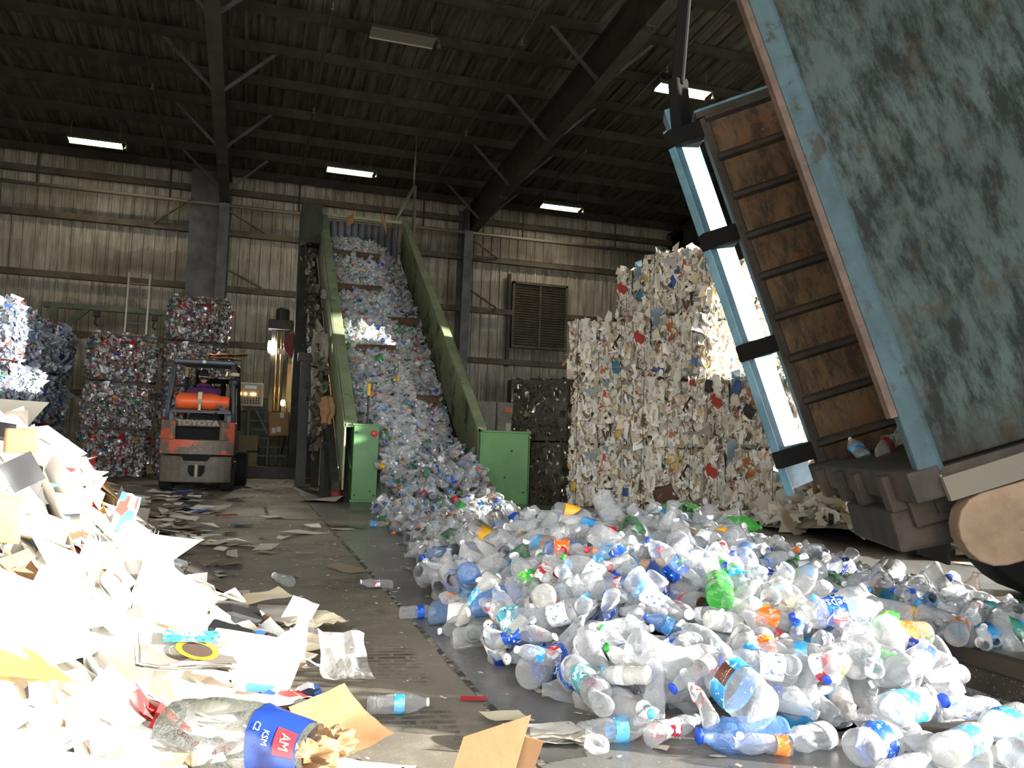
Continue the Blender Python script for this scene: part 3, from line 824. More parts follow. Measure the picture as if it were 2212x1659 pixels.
# ================================================================== bales
vcol('paper_scraps', .85, 0, .2)
vcol('can_scraps', .28, .3, .7)
vcol('film_scraps', .22, .0, .9)
vcol('tin_scraps', .3, .8, .5)
grimy('paper_core', (190, 180, 160), (140, 128, 110), 8.0, .42, .6, .9, 0, .4, (84, 76, 64), 14, .58, .66, (1, 1, .35))
grimy('can_core', (86, 78, 70), (56, 50, 46), 14.0, .4, .6, .6)
grimy('film_core', (112, 116, 122), (78, 82, 88), 10.0, .4, .6, .35)
grimy('tin_core', (72, 66, 56), (48, 44, 38), 14.0, .4, .6, .5)
simple('baling_wire', (70, 66, 60), .4, .8)
def pal(*cs): return np.array([lin(c) for c in cs])
PAPER = pal(*([(236, 228, 210)]*38+[(248, 244, 236)]*32+[(222, 210, 186)]*11+[(206, 192, 164)]*8+[(178, 160, 128)]*4+[(150, 122, 88)]*3+[(112, 96, 80)]*2+[(66, 62, 60)]*2+[(190, 190, 186)]*5), (196, 80, 66), (206, 130, 80), (90, 120, 160), (214, 176, 90), (130, 150, 160))
CANS = pal(*([(226, 226, 226)]*20+[(190, 186, 180)]*14+[(150, 140, 128)]*6), (196, 40, 48), (206, 60, 60), (200, 50, 60), (190, 46, 50), (40, 70, 160), (60, 100, 190), (60, 140, 80), (40, 110, 60), (70, 150, 90), (212, 160, 80), (150, 110, 80), (206, 110, 60))
FILM = pal(*([(196, 202, 210)]*14+[(168, 174, 184)]*12+[(222, 226, 232)]*8+[(132, 138, 148)]*8), (80, 120, 190), (110, 150, 200), (206, 80, 60), (90, 160, 110), (70, 90, 140))
TIN = pal(*([(150, 140, 120)]*4+[(110, 102, 86)]*4+[(180, 170, 146)]*2+[(76, 70, 60)]*3), (150, 120, 80))

def bale_meshes(kind, w, d, h, n, size, asp, cols, upright, jit, core, chip, seed, faces=(1, 1, 1, 1, 1), curl=.3):
    """core block with uneven faces + the scraps pressed into its faces (front -y, right +x, left -x, back +y, top)"""
    mb = MB(); N = 9
    def wob(p, k=.045): return Vector(p)+Vector((noise.noise(Vector(p)*2.3+Vector((seed, 0, 0))), noise.noise(Vector(p)*2.3+Vector((0, seed, 7))), .6*noise.noise(Vector(p)*2.3+Vector((3, 9, seed)))))*k
    for a in range(6):
        def fn(u, v, a=a):
            s, t = u-.5, v-.5; bul = .035*(1-4*s*s)*(1-4*t*t)
            p = [(s*w, -d/2-bul, v*h), (w/2+bul, s*d, v*h), (-s*w, d/2+bul, v*h), (-w/2-bul, -s*d, v*h), (s*w, t*d, h), (s*w, -t*d, 0)][a]
            return wob(p) if a != 5 else Vector(p)
        mb.grid(fn, N, N)
    cm = mb.mesh(kind+'_core', M[core])
    g = np.random.default_rng(seed); P = []; Nn = []
    areas = np.array([w*h*faces[0], d*h*faces[1], d*h*faces[2], w*h*faces[3], w*d*faces[4]]); cnt = (n*areas/areas.sum()).astype(int)
    for a in range(5):
        k = cnt[a]; s, t = g.uniform(-.48, .48, k), g.uniform(.045, .945, k); z0 = np.zeros(k)
        bul = .035*(1-4*s*s)*(1-4*(t-.5)**2)+g.uniform(-.01, .028, k)
        if a == 0: p = np.stack([s*w, -d/2-bul, t*h], 1); nn = (0, -1, 0)
        if a == 1: p = np.stack([w/2+bul, s*d, t*h], 1); nn = (1, 0, 0)
        if a == 2: p = np.stack([-w/2-bul, s*d, t*h], 1); nn = (-1, 0, 0)
        if a == 3: p = np.stack([s*w, d/2+bul, t*h], 1); nn = (0, 1, 0)
        if a == 4: p = np.stack([s*w, (t-.5)*d, h+g.uniform(-.02, .03, k)], 1); nn = (0, 0, 1)
        P.append(p); Nn.append(np.tile(nn, (k, 1)).astype(float))
    P = np.concatenate(P); Nn = np.concatenate(Nn)
    off = np.array([[noise.noise(Vector(p)*2.3+Vector((seed, 0, 0))), noise.noise(Vector(p)*2.3+Vector((0, seed, 7))), .6*noise.noise(Vector(p)*2.3+Vector((3, 9, seed)))] for p in P])*.045
    v, f, t = chips(len(P), P+off, Nn, size, asp, cols, jit, upright, curl, seed)
    return cm, np_mesh(kind+'_scraps', v, f, M[chip], t)
WIRES = {}
def wire_mesh(w, d, h):
    k = (w, d, h)
    if k not in WIRES:
        mb = MB(); e = .055
        mb.tube([(0, -d/2-e, -.0), (0, -d/2-e-.02, h/2), (0, -d/2-e, h+.01), (0, 0, h+.03), (0, d/2+e, h+.01), (0, d/2+e, 0.0)], .004, 5, False)
        WIRES[k] = mb.mesh('wire', M['baling_wire'])
    return WIRES[k]
def bale(name, meshes, loc, rz, label, cat, group, dims, flip=False, wires=3, tilt=0):
    o = empty(name, loc, (R(tilt), 0, rz+(PI if flip else 0)))
    link('pressed_core', meshes[0], o)
    s = link('pressed_scraps', meshes[1], o); s['kind'] = 'stuff'
    for k in range(wires):
        x = (k+.5)/wires*dims[0]-dims[0]/2
        link('baling_wire', wire_mesh(*dims), o, loc=(x, 0, 0))
    return tag(o, label, cat, group)

# white paper stack: K is its near lower corner, e1 runs left along the front, e2 into the stack
K = Vector((6.79, 9.18, 0)); E1 = Vector((-.624, .781, 0)); E2 = Vector((.781, .624, 0))
RZ = math.atan2(-E1.y, -E1.x)      # local +x points to the right along the front
D1 = (1.12, 1.5, .93)
PB = [bale_meshes('paper', *D1, 3000, .115, .30, PAPER, 4.0, .5, 'paper_core', 'paper_scraps', 20+i, (1.5, 1.3, .5, .15, .9), .35) for i in range(3)]
FB = [bale_meshes('tin', 1.0, 1.4, .95, 2600, .05, .35, TIN, 1.2, .7, 'tin_core', 'tin_scraps', 40+i) for i in range(1)]
def put(t, dep, z, mesh, label, cat='bale', name='paper_bale', group='white paper bales in the tall stack', dims=D1, jx=0.0, rot=0.0):
    c = K+E1*t+E2*dep
    return bale(name, mesh, (c.x, c.y, z), RZ+rot, label, cat, group, dims)
rows = [
 # t centre, depth centre, z, label
 (.58, .70, 0.0, 'white paper bale at the near bottom corner of the tall stack'),
 (1.72, .74, 0.0, 'white paper bale in the middle of the bottom row, above the bottle heap'),
 (2.86, .84, 0.0, 'white paper bale at the left of the bottom row, against the dull metal bale'),
 (.56, .82, .96, 'white paper bale at the near corner of the second row, with brown box face'),
 (1.70, .70, .95, 'white paper bale in the middle of the second row from the floor'),
 (2.83, .80, .95, 'white paper bale at the left of the second row, beside the dull metal bale'),
 (1.76, .86, 1.91, 'white paper bale of the third row with its right end in the sun'),
 (2.92, .90, 1.90, 'white paper bale at the left of the third row, below the louvred window'),
 (1.72, .98, 2.87, 'topmost white paper bale on the right of the stack, nearest the roof'),
 (2.50, 1.75, 2.86, 'topmost white paper bale on the left of the stack, lower than its neighbour'),
]
for i, (t, dep, z, lab) in enumerate(rows):
    put(t, dep, z, PB[i % 3], lab, rot=R(random.uniform(-2, 2)))
second = [(.58, 2.3, 0.0), (.58, 2.36, .96), (1.74, 2.42, 1.91), (1.72, 2.52, 2.87), (.6, 3.86, 0), (.6, 3.9, .96), (1.75, 3.96, 1.91), (1.75, 4.05, 2.87), (2.9, 2.5, 1.9), (2.95, 4.0, 1.9), (2.95, 4.05, 2.86), (1.8, 2.3, .95), (2.9, 2.35, .95), (1.75, 3.9, .95)]
deep = ['bottom row', 'second row', 'third row', 'top row']
for i, (t, dep, z) in enumerate(second):
    row = deep[int(z/.9)]
    lab = {0: 'white paper bale behind the near corner bale of the bottom row', 1: 'white paper bale behind the near corner bale of the second row', 2: 'sunlit white paper bale second from the front in the third row',
           3: 'sunlit white paper bale second from the front in the top row', 4: 'white paper bale third from the front in the bottom row', 5: 'white paper bale third from the front in the second row', 6: 'sunlit white paper bale third from the front in the third row',
           7: 'sunlit white paper bale third from the front in the top row'}.get(i)
    o = put(t, dep, z, PB[(i+1) % 3], lab or 'white paper bale buried behind the front of the tall stack', rot=R(random.uniform(-2, 2)))
# dull metal bales at the left end
put(3.92, .55, 0.0, FB[0], 'dull metal bale on the floor between the green guard box and the paper bales', name='metal_bale', group='dull metal bales', dims=(1.0, 1.4, .95))
put(3.86, .6, .97, FB[0], 'dull metal bale on top of another beside the paper bales', name='metal_bale', group='dull metal bales', dims=(1.0, 1.4, .95))
# large odd pieces stuck in the faces: part of what hangs out of a bale, each a loose thing
simple('sc_white', (240, 236, 226), .8); simple('sc_blue', (60, 90, 150), .6); simple('sc_pink', (236, 84, 130), .6); simple('sc_red', (170, 62, 56), .6)
simple('sc_orange', (206, 110, 64), .6); simple('sc_tan', (206, 164, 96), .7); simple('sc_dark', (52, 48, 46), .7); simple('sc_yellow', (206, 166, 78), .6); simple('sc_teal', (60, 130, 160), .6); simple('sc_brown', (100, 74, 56), .8)
def flap(t, z, w, h, mat, label, cat='scrap', out=.07, dep=0.0, roll=0.0, curl=.2, nm='paper_flap'):
    c = K+E1*t+E2*dep-E2*out
    m = MB(); sd = random.uniform(0, 50)
    m.grid(lambda u, v: Vector(((u-.5)*w*.85*(1-.6*v*abs(noise.noise((sd, 2, 0)))), -curl*w*math.sin((v+.2)*2.2)*.5+.02*noise.noise((u*3, v*3, sd)), (v-.5)*h*.85+.22*w*noise.noise((u*2, sd, 1)))), 5, 6)
    o = m.build(nm, M[mat], None, smooth=True); o.location = (c.x, c.y, z); o.rotation_euler = (0, R(roll), RZ)
    s = o.modifiers.new('thick', 'SOLIDIFY'); s.thickness = .004
    return tag(o, label, cat)
flap(.25, 1.35, .26, .5, 'kraft', 'tall brown cardboard piece on the second row near the sunlit corner', roll=5)
flap(.55, 1.45, .2, .18, 'sc_dark', 'dark square scrap on the second row near the corner', roll=30)
flap(1.75, 1.55, .26, .42, 'sc_tan', 'tan sheet hanging from the middle of the second row', roll=8)
flap(1.22, 1.50, .1, .26, 'sc_orange', 'orange scrap on the second row', roll=12)
flap(.72, 1.78, .12, .22, 'sc_blue', 'blue scrap near the top of the second row', roll=24)
flap(1.12, 1.80, .12, .2, 'sc_dark', 'black scrap near the top of the second row', roll=6)
flap(1.0, 1.86, .13, .2, 'sc_white', 'white carton flap near the top of the second row', roll=-14)
flap(1.35, 1.82, .1, .16, 'sc_red', 'red scrap at the top of the second row', roll=-8)
flap(2.5, 1.1, .1, .16, 'sc_yellow', 'yellow bag scrap low on the second row', roll=30)
flap(1.62, .72, .22, .26, 'sc_yellow', 'large yellow scrap on the bottom row', roll=4)
flap(1.72, .25, .38, .3, 'sc_brown', 'dark brown board sticking out low on the bottom row', roll=-32)
flap(2.35, .28, .12, .14, 'sc_blue', 'blue scrap low on the bottom row', roll=10)
flap(.8, .62, .2, .16, 'sc_white', 'white leaf sticking out of the bottom row', roll=-20)
flap(3.22, .3, .1, .18, 'sc_yellow', 'small yellow scrap at the left end of the bottom row', roll=6)
flap(2.62, 3.35, .16, .22, 'sc_teal', 'blue scrap in the upper left bale', dep=1.0, roll=28, out=.1)
flap(2.86, 2.98, .12, .1, 'sc_pink', 'pink card low in the upper left bale', dep=1.0, out=.12)
flap(1.75, 3.4, .12, .34, 'sc_blue', 'long dark blue scrap on the topmost bale', dep=.22, roll=22)
flap(1.92, 2.05, .22, .05, 'sc_blue', 'flat blue book edge in the third row', dep=.1)
flap(2.62, 2.12, .16, .2, 'sc_teal', 'pale blue scrap in the third row', dep=.14, roll=-12)

# can bales behind the forklift
D2 = (1.16, 1.3, .93)
CB = [bale_meshes('cans', *D2, 4200, .045, .62, CANS, 0, 1.1, 'can_core', 'can_scraps', 60+i, (1.6, .8, .7, .1, .6), .5) for i in range(2)]
rz = R(9)
for k in range(3):
    bale('can_bale', CB[k % 2], (-2.62+.04*k, 18.55, .945*k), rz+R(k-1), ['can bale on the floor left of the forklift', 'can bale in the middle of the three left of the forklift', 'can bale on top of the three left of the forklift'][k], 'bale', 'bales of crushed cans', D2)
for k in range(4):
    bale('can_bale', CB[(k+1) % 2], (-1.25+.03*k, 19.3, .955*k), R(7)-R(k), ['can bale on the floor hidden behind the forklift', 'can bale second from the floor behind the forklift', 'can bale third from the floor behind the forklift guard', 'bright sunlit can bale topmost above the forklift'][k], 'bale', 'bales of crushed cans', D2)
# clear plastic bales at the left edge
D3 = (1.5, 1.9, .98)
QB = [bale_meshes('plastic', *D3, 4200, .075, .6, FILM, 0, .9, 'film_core', 'film_scraps', 80+i, (1.4, 1.6, .4, .1, .7), .5) for i in range(2)]
lab = [['bottom clear plastic bale of the near stack at the left edge', 'second clear plastic bale of the near stack at the left edge', 'third clear plastic bale of the near stack at the left edge'],
       ['bottom clear plastic bale of the rear stack beside the can bales', 'second clear plastic bale of the rear stack beside the can bales', 'top clear plastic bale of the rear stack beside the can bales']]
for c, (x, y) in enumerate(((-4.45, 15.9), (-4.45, 18.6))):
    for k in range(3):
        bale('plastic_bale', QB[(k+c) % 2], (x+random.uniform(-.06, .06), y, .99*k), R(random.uniform(-3, 3)), lab[c][k], 'bale', 'bales of clear plastic bottles', D3)
bale('plastic_bale', QB[1], (-5.15, 15.6, 2.98), R(14), 'topmost slumped clear plastic bale at the left edge of the photo', 'bale', 'bales of clear plastic bottles', D3)
# loose paper tipped beyond the bottle heap
def hz(x, y): return .85*math.exp(-((x-7.0)/.7)**2-((y-8.3)/.8)**2)+.42*math.exp(-((x-6.6)/.8)**2-((y-7.0)/.9)**2)+.10*math.exp(-((x-8.6)/1.2)**2-((y-7.2)/.8)**2)
m = MB(); m.grid(lambda u, v: Vector((5.9+u*5.2, 4.9+v*5.6, max(0, hz(5.9+u*5.2, 4.9+v*5.6)-.06)+.003)), 34, 34)
hp = m.build('loose_paper_heap', M['paper_core'], None, smooth=True)
n = 4200; g = np.random.default_rng(5)
xy = np.stack([g.uniform(5.9, 11, n), g.uniform(4.9, 10.4, n)], 1); hv = np.array([hz(*p) for p in xy])
k = (hv > .05) | (g.uniform(0, 1, n) < .12); xy = xy[k]; hv = hv[k]
v, f, t = chips(len(xy), np.stack([xy[:, 0], xy[:, 1], hv+.03], 1), np.tile([.15, -.45, 1.0], (len(xy), 1)), .17, .6, PAPER, .7, 0, .35, 9)
lp = link('loose_sheets', np_mesh('loose_sheets', v, f, M['paper_scraps'], t), hp); lp['kind'] = 'stuff'
tag(hp, 'sunlit heap of loose white paper beyond the bottles under the container', 'paper heap', kind='stuff')

# ================================================================== raised roll-off container on its hoist truck
def grime_panel(name, c, stain, rust, low, lowz, lowk=0.85):
    x = NT(name); v = x.coord('Object'); vs = x.coord('Object', (1.6, 1, .55))
    rotn = x.n('ShaderNodeMapping'); x.l(vs, rotn.inputs[0]); rotn.inputs['Rotation'].default_value = (0, R(18), 0)
    col = x.mix(x.ramp(x.noise(v, .9, 6, .6), [(.36, 0.0), (.64, 1.0)]), lin(c), lin(tuple(int(a*.82) for a in c)))
    f = x.ramp(x.noise(rotn.outputs[0], 4.6, 10, .76), [(.44, 0.0), (.58, .9)])
    col = x.mix(f, col, lin(stain))
    f2 = x.ramp(x.noise(v, 3.4, 9, .78), [(.54, 0.0), (.64, .75)])
    col = x.mix(f2, col, lin(rust))
    scr = x.ramp(x.noise(x.coord('Object', (5, 1, 1.1)), 4.0, 8, .8), [(.66, 0.0), (.70, .9)])
    col = x.mix(scr, col, lin((34, 34, 32)))
    sep = x.n('ShaderNodeSeparateXYZ'); x.l(v, sep.inputs[0])
    zz = x.math('ADD', sep.outputs[2], x.math('MULTIPLY', x.noise(v, 2.0, 5), .7))
    col = x.mix(x.ramp(zz, [(lowz, lowk), (min(.999, lowz+.35), 0.0)]), col, lin(low))
    sp = x.ramp(x.noise(v, 36, 3), [(.74, 0.0), (.76, .8)])
    col = x.mix(sp, col, lin((190, 186, 176)))
    x.base(col); x.set(.82, 0.0, .15); x.bump(x.noise(v, 14, 5), .35, .01)
    M[name] = x.m
grime_panel('container_blue', (72, 84, 82), (28, 31, 28), (62, 54, 38), (42, 34, 26), .3)
grime_panel('container_inside', (112, 92, 68), (58, 50, 42), (120, 78, 52), (48, 40, 34), .3)
grimy('rim_blue', (98, 144, 162), (76, 116, 132), 4.0, .4, .6, .45, 0, .1, (120, 86, 66), 6, .62, .68)
grimy('post_blue', (62, 84, 90), (48, 66, 70), 3.0, .4, .6, .8, 0, .1, (48, 48, 42), 5, .54, .62); grimy('rim_rust', (96, 76, 62), (70, 54, 44), 5.0, .4, .6, .7)
grimy('hoist_brown', (140, 116, 92), (112, 92, 72), 2.0, .4, .6, .7, 0, .2, (84, 68, 54), 5, .58, .68)
grimy('under_dark', (66, 56, 46), (44, 38, 32), 3.0, .4, .6, .8)
simple('strip_pale', (112, 106, 95), .9, 0, .1); simple('tyre_rubber', (28, 28, 28), .85); simple('hinge_black', (32, 30, 28), .9, 0, .1)
TANG = R(-25.5); TILT = R(-19.0)
TW, TL, TH = 2.12, 6.0, 2.85
N0 = Vector((3.19, 3.31, .82))
bx = empty('rolloff_container', N0, (0, TILT, TANG))
bx.rotation_mode = 'XYZ'
# near wall: skin plate, rear post lip, top rail
m = MB(); m.bb((.03, -.0, 0.02), (TL, .05, TH)); m.build('near_wall', M['container_blue'], bx, bevel=.01)
m = MB()
m.prism([(-.0, -.012), (.10, -.012), (.13, .0), (.13, .06), (-.0, .08)], -.02, TH, 'Z'); m.build('near_rear_post', M['post_blue'], bx, bevel=.015)
m = MB(); m.bb((-.035, -.005, 0.3), (-.0, .075, TH)); m.build('door_seal_strip', M['rim_rust'], bx)
m = MB(); m.bb((-.03, -.06, TH), (TL, .08, TH+.12)); m.build('near_top_rail', M['rim_rust'], bx, bevel=.015)
# far wall: planked steel between long ribs
m = MB(); m.bb((.02, TW, 0), (TL, TW+.05, TH)); m.build('far_wall', M['container_inside'], bx)
for k in range(9):
    z = .12+k*.335
    m = MB(); m.prism([(TW, z), (TW-.045, z+.02), (TW-.045, z+.05), (TW, z+.075)], .04, TL, 'X'); m.build('inside_rib', M['under_dark'], bx)
m = MB(); m.bb((0, TW-.01, 0), (.07, TW+.12, TH)); m.build('far_rear_post', M['under_dark'], bx, bevel=.01)
m = MB(); m.bb((-.02, TW-.03, TH), (TL, TW+.1, TH+.05)); m.build('far_top_rail', M['under_dark'], bx)
m = MB(); m.bb((0.0, TW+.1, TH-.05), (1.6, TW+.42, TH+.12)); m.bb((-.22, TW+.08, TH-.05), (-.1, TW+.3, TH+.2)); m.build('far_outer_rail', M['rim_blue'], bx, bevel=.01)
# angled hinge flange outside the far post, with its hinge lugs
m = MB()
m.prism([(-.01, TW+.27), (-.235, TW+.05), (-.25, TW+.065), (-.02, TW+.29)], -.12, TH-.02, 'Z'); m.build('hinge_flange', M['rim_blue'], bx)
m = MB(); m.prism([(-.235, TW+.03), (-.29, TW+.06), (-.28, TW+.12), (-.225, TW+.09)], -.16, TH+.02, 'Z'); m.build('flange_edge_bar', M['rim_blue'], bx, bevel=.008)
for z in (2.78, 1.90, .98, .12):
    m = MB(); m.prism([(.02, TW-.0), (-.26, TW-.02), (-.30, TW+.06), (-.02, TW+.3)], z-.065, z+.065, 'Z'); m.build('hinge_lug', M['hinge_black'], bx, bevel=.01)
# floor, sill and front wall
m = MB(); m.bb((0, 0, -.06), (TL, TW, .0)); m.build('bed', M['under_dark'], bx)
m = MB(); m.bb((TL-.06, 0, 0), (TL, TW, TH)); m.build('front_wall', M['container_inside'], bx)
m = MB()
m.bb((-.06, -.02, -.14), (.1, TW+.1, .02))
for y in (.35, .9, 1.3, 1.8): m.bb((-.1, y-.06, -.2), (.05, y+.06, -.0))
m.bb((-.02, .25, -.30), (.25, 1.05, -.1))
m.build('rear_sill', M['under_dark'], bx, bevel=.012)
for y in (.3, 1.75):
    m = MB(); m.bb((.1, y-.08, -.25), (TL, y+.08, -.06)); m.build('long_sill', M['under_dark'], bx)
# dark door bar standing over the far corner
m = MB()
m.bar((-.16, TW+.12, TH-.1), (-.05, TW+.02, TH+.38), .16, .10); m.bar((-.07, TW+.04, TH+.32), (.52, TW+.0, TH+1.75), .15, .10)
m.build('door_bar', M['hinge_black'], bx, bevel=.02)
tag(bx, 'raised grimy blue steel container tipped over the bottle heap', 'container')

tr = empty('hoist_truck', (N0.x, N0.y, 0), (0, 0, TANG))
ct, st_ = math.cos(-TILT), math.sin(-TILT)
def tl(x, y, z): return (x*ct-z*st_, y, x*st_+z*ct+N0.z)      # point in the tilted hoist frame
def rail(nm, y0, y1, x0, x1, zt, zb, mat, par=tr):
    m = MB(); pts = []
    h = zt-zb
    for k in range(9):
        a = PI/2+PI*k/8; pts.append((x0+h/2*.9+h/2*.9*math.cos(a), (zt+zb)/2+h/2*math.sin(a)))
    pts += [(x1, zb), (x1, zt)]
    n = len(pts); vs = [tl(p[0], y0, p[1]) for p in pts]+[tl(p[0], y1, p[1]) for p in pts]
    m.add(vs, [tuple(range(n)), tuple(range(2*n-1, n-1, -1))]+[(i, n+i, n+(i+1) % n, (i+1) % n) for i in range(n)])
    return m.build(nm, M[mat], par, bevel=.01)
rail('hoist_rail', -.08, .06, .06, 5.5, -.16, -.52, 'hoist_brown')
rail('hoist_rail', 1.4, 1.55, -.02, 5.5, -.16, -.48, 'under_dark')
m = MB(); a = tl(.08, -.05, -.10); b = tl(1.8, -.05, -.06)
m.bar(a, b, .04, .12); m.build('pale_wear_strip', M['strip_pale'], tr)
m = MB(); m.bar(tl(-.12, .75, -.3), tl(1.5, .75, -.42), .9, .22); m.build('hoist_crosshead', M['under_dark'], tr, bevel=.02)
m = MB(); m.tube([tl(.35, -.02, -.42), tl(.35, 1.6, -.42)], .09, 12); m.build('roller', M['under_dark'], tr)
m = MB(); m.tube([tl(2.4, .75, -.4), (4.6, .75, .75)], [.09, .12], 12); m.build('lift_cylinder', M['hydraulic_rod'], tr)
for y in (.45, 1.15):
    m = MB(); m.bb((.55, y-.05, .56), (7.5, y+.05, .80)); m.build('chassis_rail', M['under_dark'], tr)
m = MB(); m.bb((.45, .2, .5), (.62, 1.5, .72)); m.build('rear_bumper', M['hinge_black'], tr, bevel=.01)
for y in (-.02, 1.62):
    m = MB(); m.bb((.62, y-.28, .22), (.64, y+.28, .66)); m.build('mud_flap', M['tyre_rubber'], tr)
for x_ in (1.35, 2.6):
    for y in (-.08, 1.68):
        m = MB(); m.lathe([(.3, -.26), (.47, -.24), (.5, -.18), (.5, .18), (.47, .24), (.3, .26)], 28, 'Y', (x_, y, .5)); wq = m.build('wheel', M['tyre_rubber'], tr, bevel=.01)
        m = MB(); m.lathe([(.28, -.265), (.1, -.2), (.08, -.27)], 18, 'Y', (x_, y, .5)); m.build('rim', M['rim_rust'], wq)
tag(tr, 'rear of the truck under the container with its brown rounded hoist rail', 'truck')

# ================================================================== forklift
def worn(name, c, wornc, lo, hi, dirt):
    x = NT(name); v = x.coord('Object')
    f = x.ramp(x.noise(v, 3.2, 7, .62), [(lo, 0.0), (hi, 1.0)])
    col = x.mix(f, lin(c), lin(wornc))
    col = x.mix(x.ramp(x.noise(v, 22, 5, .7), [(.56, 0.0), (.68, .8)]), col, lin(dirt))
    x.base(col); x.set(.5, .1, .5); M[name] = x.m
worn('worn_orange', (196, 92, 62), (104, 92, 80), .455, .49, (142, 132, 116))
worn('worn_grey', (98, 90, 80), (80, 74, 66), .4, .6, (138, 128, 112))
simple('fork_frame', (66, 70, 76), .45, .2); simple('cavity_shade', (14, 14, 14), .9)  # near-black blocks stand in for the shade inside the counterweight openings
simple('tank_orange', (242, 104, 52), .4); simple('strap_steel', (150, 142, 116), .45, .4); simple('letter_worn', (150, 138, 122), .6)
fk = empty('forklift', (-.75, 13.7, 0), (0, 0, R(-3))); fk.scale = (.94, 1.05, .9)
def arc_block(mb, z0, z1, hw, y0, y1, bow, n=10, top=1.0):
    """block whose rear face bows outwards"""
    pts = [(-hw+2*hw*k/n, y0+bow*abs(2*k/n-1)**2.6) for k in range(n+1)]+[(hw, y1), (-hw, y1)]
    vs = [(p[0], p[1], z0) for p in pts]+[(p[0]*top, p[1]+(.03 if top < 1 else 0), z1) for p in pts]; k = len(pts)
    mb.add(vs, [tuple(range(k-1, -1, -1)), tuple(range(k, 2*k))]+[(i, (i+1) % k, k+(i+1) % k, k+i) for i in range(k)])
m = MB(); arc_block(m, .16, .62, .56, 0, .65, .12); lo = m.build('lower_counterweight', M['worn_grey'], fk, bevel=.02)
m = MB(); arc_block(m, .64, .90, .585, -.02, .7, .14); up_ = m.build('upper_counterweight', M['worn_orange'], fk, bevel=.015)
for s in (-1, 1):
    m = MB(); m.prism([(s*.585, .13), (s*.40, .0), (s*.34, .04), (s*.40, .6), (s*.585, .6)], .89, 1.22, 'Z')
    m.build('counterweight_horn', M['worn_orange'], fk, bevel=.02)
m = MB(); m.prism([(-.41, .12), (-.3, .045), (.3, .045), (.41, .12), (.41, .6), (-.41, .6)], 1.12, 1.25, 'Z'); hood = m.build('rear_hood_bar', M['worn_grey'], fk, bevel=.02)
m = MB(); m.bb((-.42, .16, .89), (.42, .6, 1.13)); m.build('grille_cavity', M['cavity_shade'], fk)
m = MB(); m.prism([(-.24, .0), (.24, .0), (.18, -.1), (-.18, -.1)], 0, .06, 'Y'); 
oo = m.build('vent_slot', M['cavity_shade'], lo, loc=(0, -.012, .635))
m = MB(); m.prism([(-.13, .16), (.13, .16), (.13, .05), (.08, -.03), (-.08, -.03), (-.13, .05)], 0, .06, 'Y'); m.build('tow_recess', M['cavity_shade'], lo, loc=(.02, -.012, .3))
m = MB(); m.lathe([(.035, -.02), (.035, .2)], 10, 'Z', (.02, .0, .28)); m.build('tow_pin', M['strap_steel'], lo)
m = MB(); m.bb((-.12, -.03, .49), (.16, .0, .52)); m.build('slot_lip', M['worn_grey'], lo)
tm = text_mesh('TOYOTA', .13, .006, 0, .004); tm.materials.append(M['letter_worn'])
to = link('maker_lettering', tm, hood); to.location = (0, .035, 1.185); to.rotation_euler = (PI/2, 0, 0); to.scale = (1.25, 1, 1)
# body, hood, seat
m = MB(); m.bb((-.5, .6, .3), (.5, 1.55, .95)); m.bb((-.54, 1.3, .28), (.54, 2.1, .5)); m.build('chassis', M['worn_grey'], fk, bevel=.03)
m = MB(); m.bb((-.26, .95, .95), (.26, 1.45, 1.08)); m.build('seat_cushion', M['black_plastic'], fk, bevel=.03)
m = MB(); m.box((0, .9, 1.32), (.5, .1, .55), (R(8), 0, 0)); m.build('seat_back', M['black_plastic'], fk, bevel=.03)
m = MB(); m.bb((-.46, 2.0, .4), (.46, 2.14, 1.2)); m.build('dash', M['fork_frame'], fk, bevel=.02)
m = MB(); m.tube([(.16*math.cos(a), 1.72+.05*math.sin(a), 1.38+.15*math.sin(a)) for a in np.linspace(0, 2*PI, 17)], .014, 6, False); m.tube([(0, 1.73, 1.37), (0, 2.05, 1.1)], .02, 6); m.build('steering_wheel', M['black_plastic'], fk)
# overhead guard
for s in (-1, 1):
    m = MB(); m.tube([(s*.54, .34, 1.15), (s*.52, .34, 1.4), (s*.475, .44, 2.2), (s*.46, .5, 2.3)], .04, 8); m.build('rear_pillar', M['fork_frame'], fk, smooth=True)
    m = MB(); m.tube([(s*.46, .5, 2.3), (s*.46, 1.85, 2.34), (s*.5, 2.15, 1.1)], .035, 8); m.build('front_pillar', M['fork_frame'], fk, smooth=True)
m = MB(); m.bb((-.5, .40, 2.24), (.5, .52, 2.34)); m.build('rear_crossbar', M['fork_frame'], fk, bevel=.03)
for k in range(6):
    m = MB(); m.bb((-.46, .62+k*.22, 2.30), (.46, .66+k*.22, 2.36)); m.build('roof_bar', M['fork_frame'], fk)
m = MB(); m.lathe([(.035, 0), (.035, -.03), (.02, -.04)], 12, 'Y', (-.0, .40, 2.29)); m.build('rear_lamp', M['label_white'], fk)
m = MB(); m.lathe([(.06, 1.85), (.085, 1.9), (.085, 2.0), (.06, 2.03)], 14, 'Z', (.5, .45, 0)); m.lathe([(.045, 1.3), (.045, 1.86)], 10, 'Z', (.5, .45, 0)); m.build('air_intake', M['black_plastic'], fk, smooth=True)
m = MB(); m.lathe([(.085, 2.06), (.085, 2.12)], 14, 'Z', (.5, .45, 0)); m.build('intake_cap', M['panel_beige'], fk)
m = MB(); m.lathe([(.03, 2.02), (.03, 2.2)], 8, 'Z', (-.3, .62, 0)); m.build('strobe_tube', M['wood_pole'], fk)
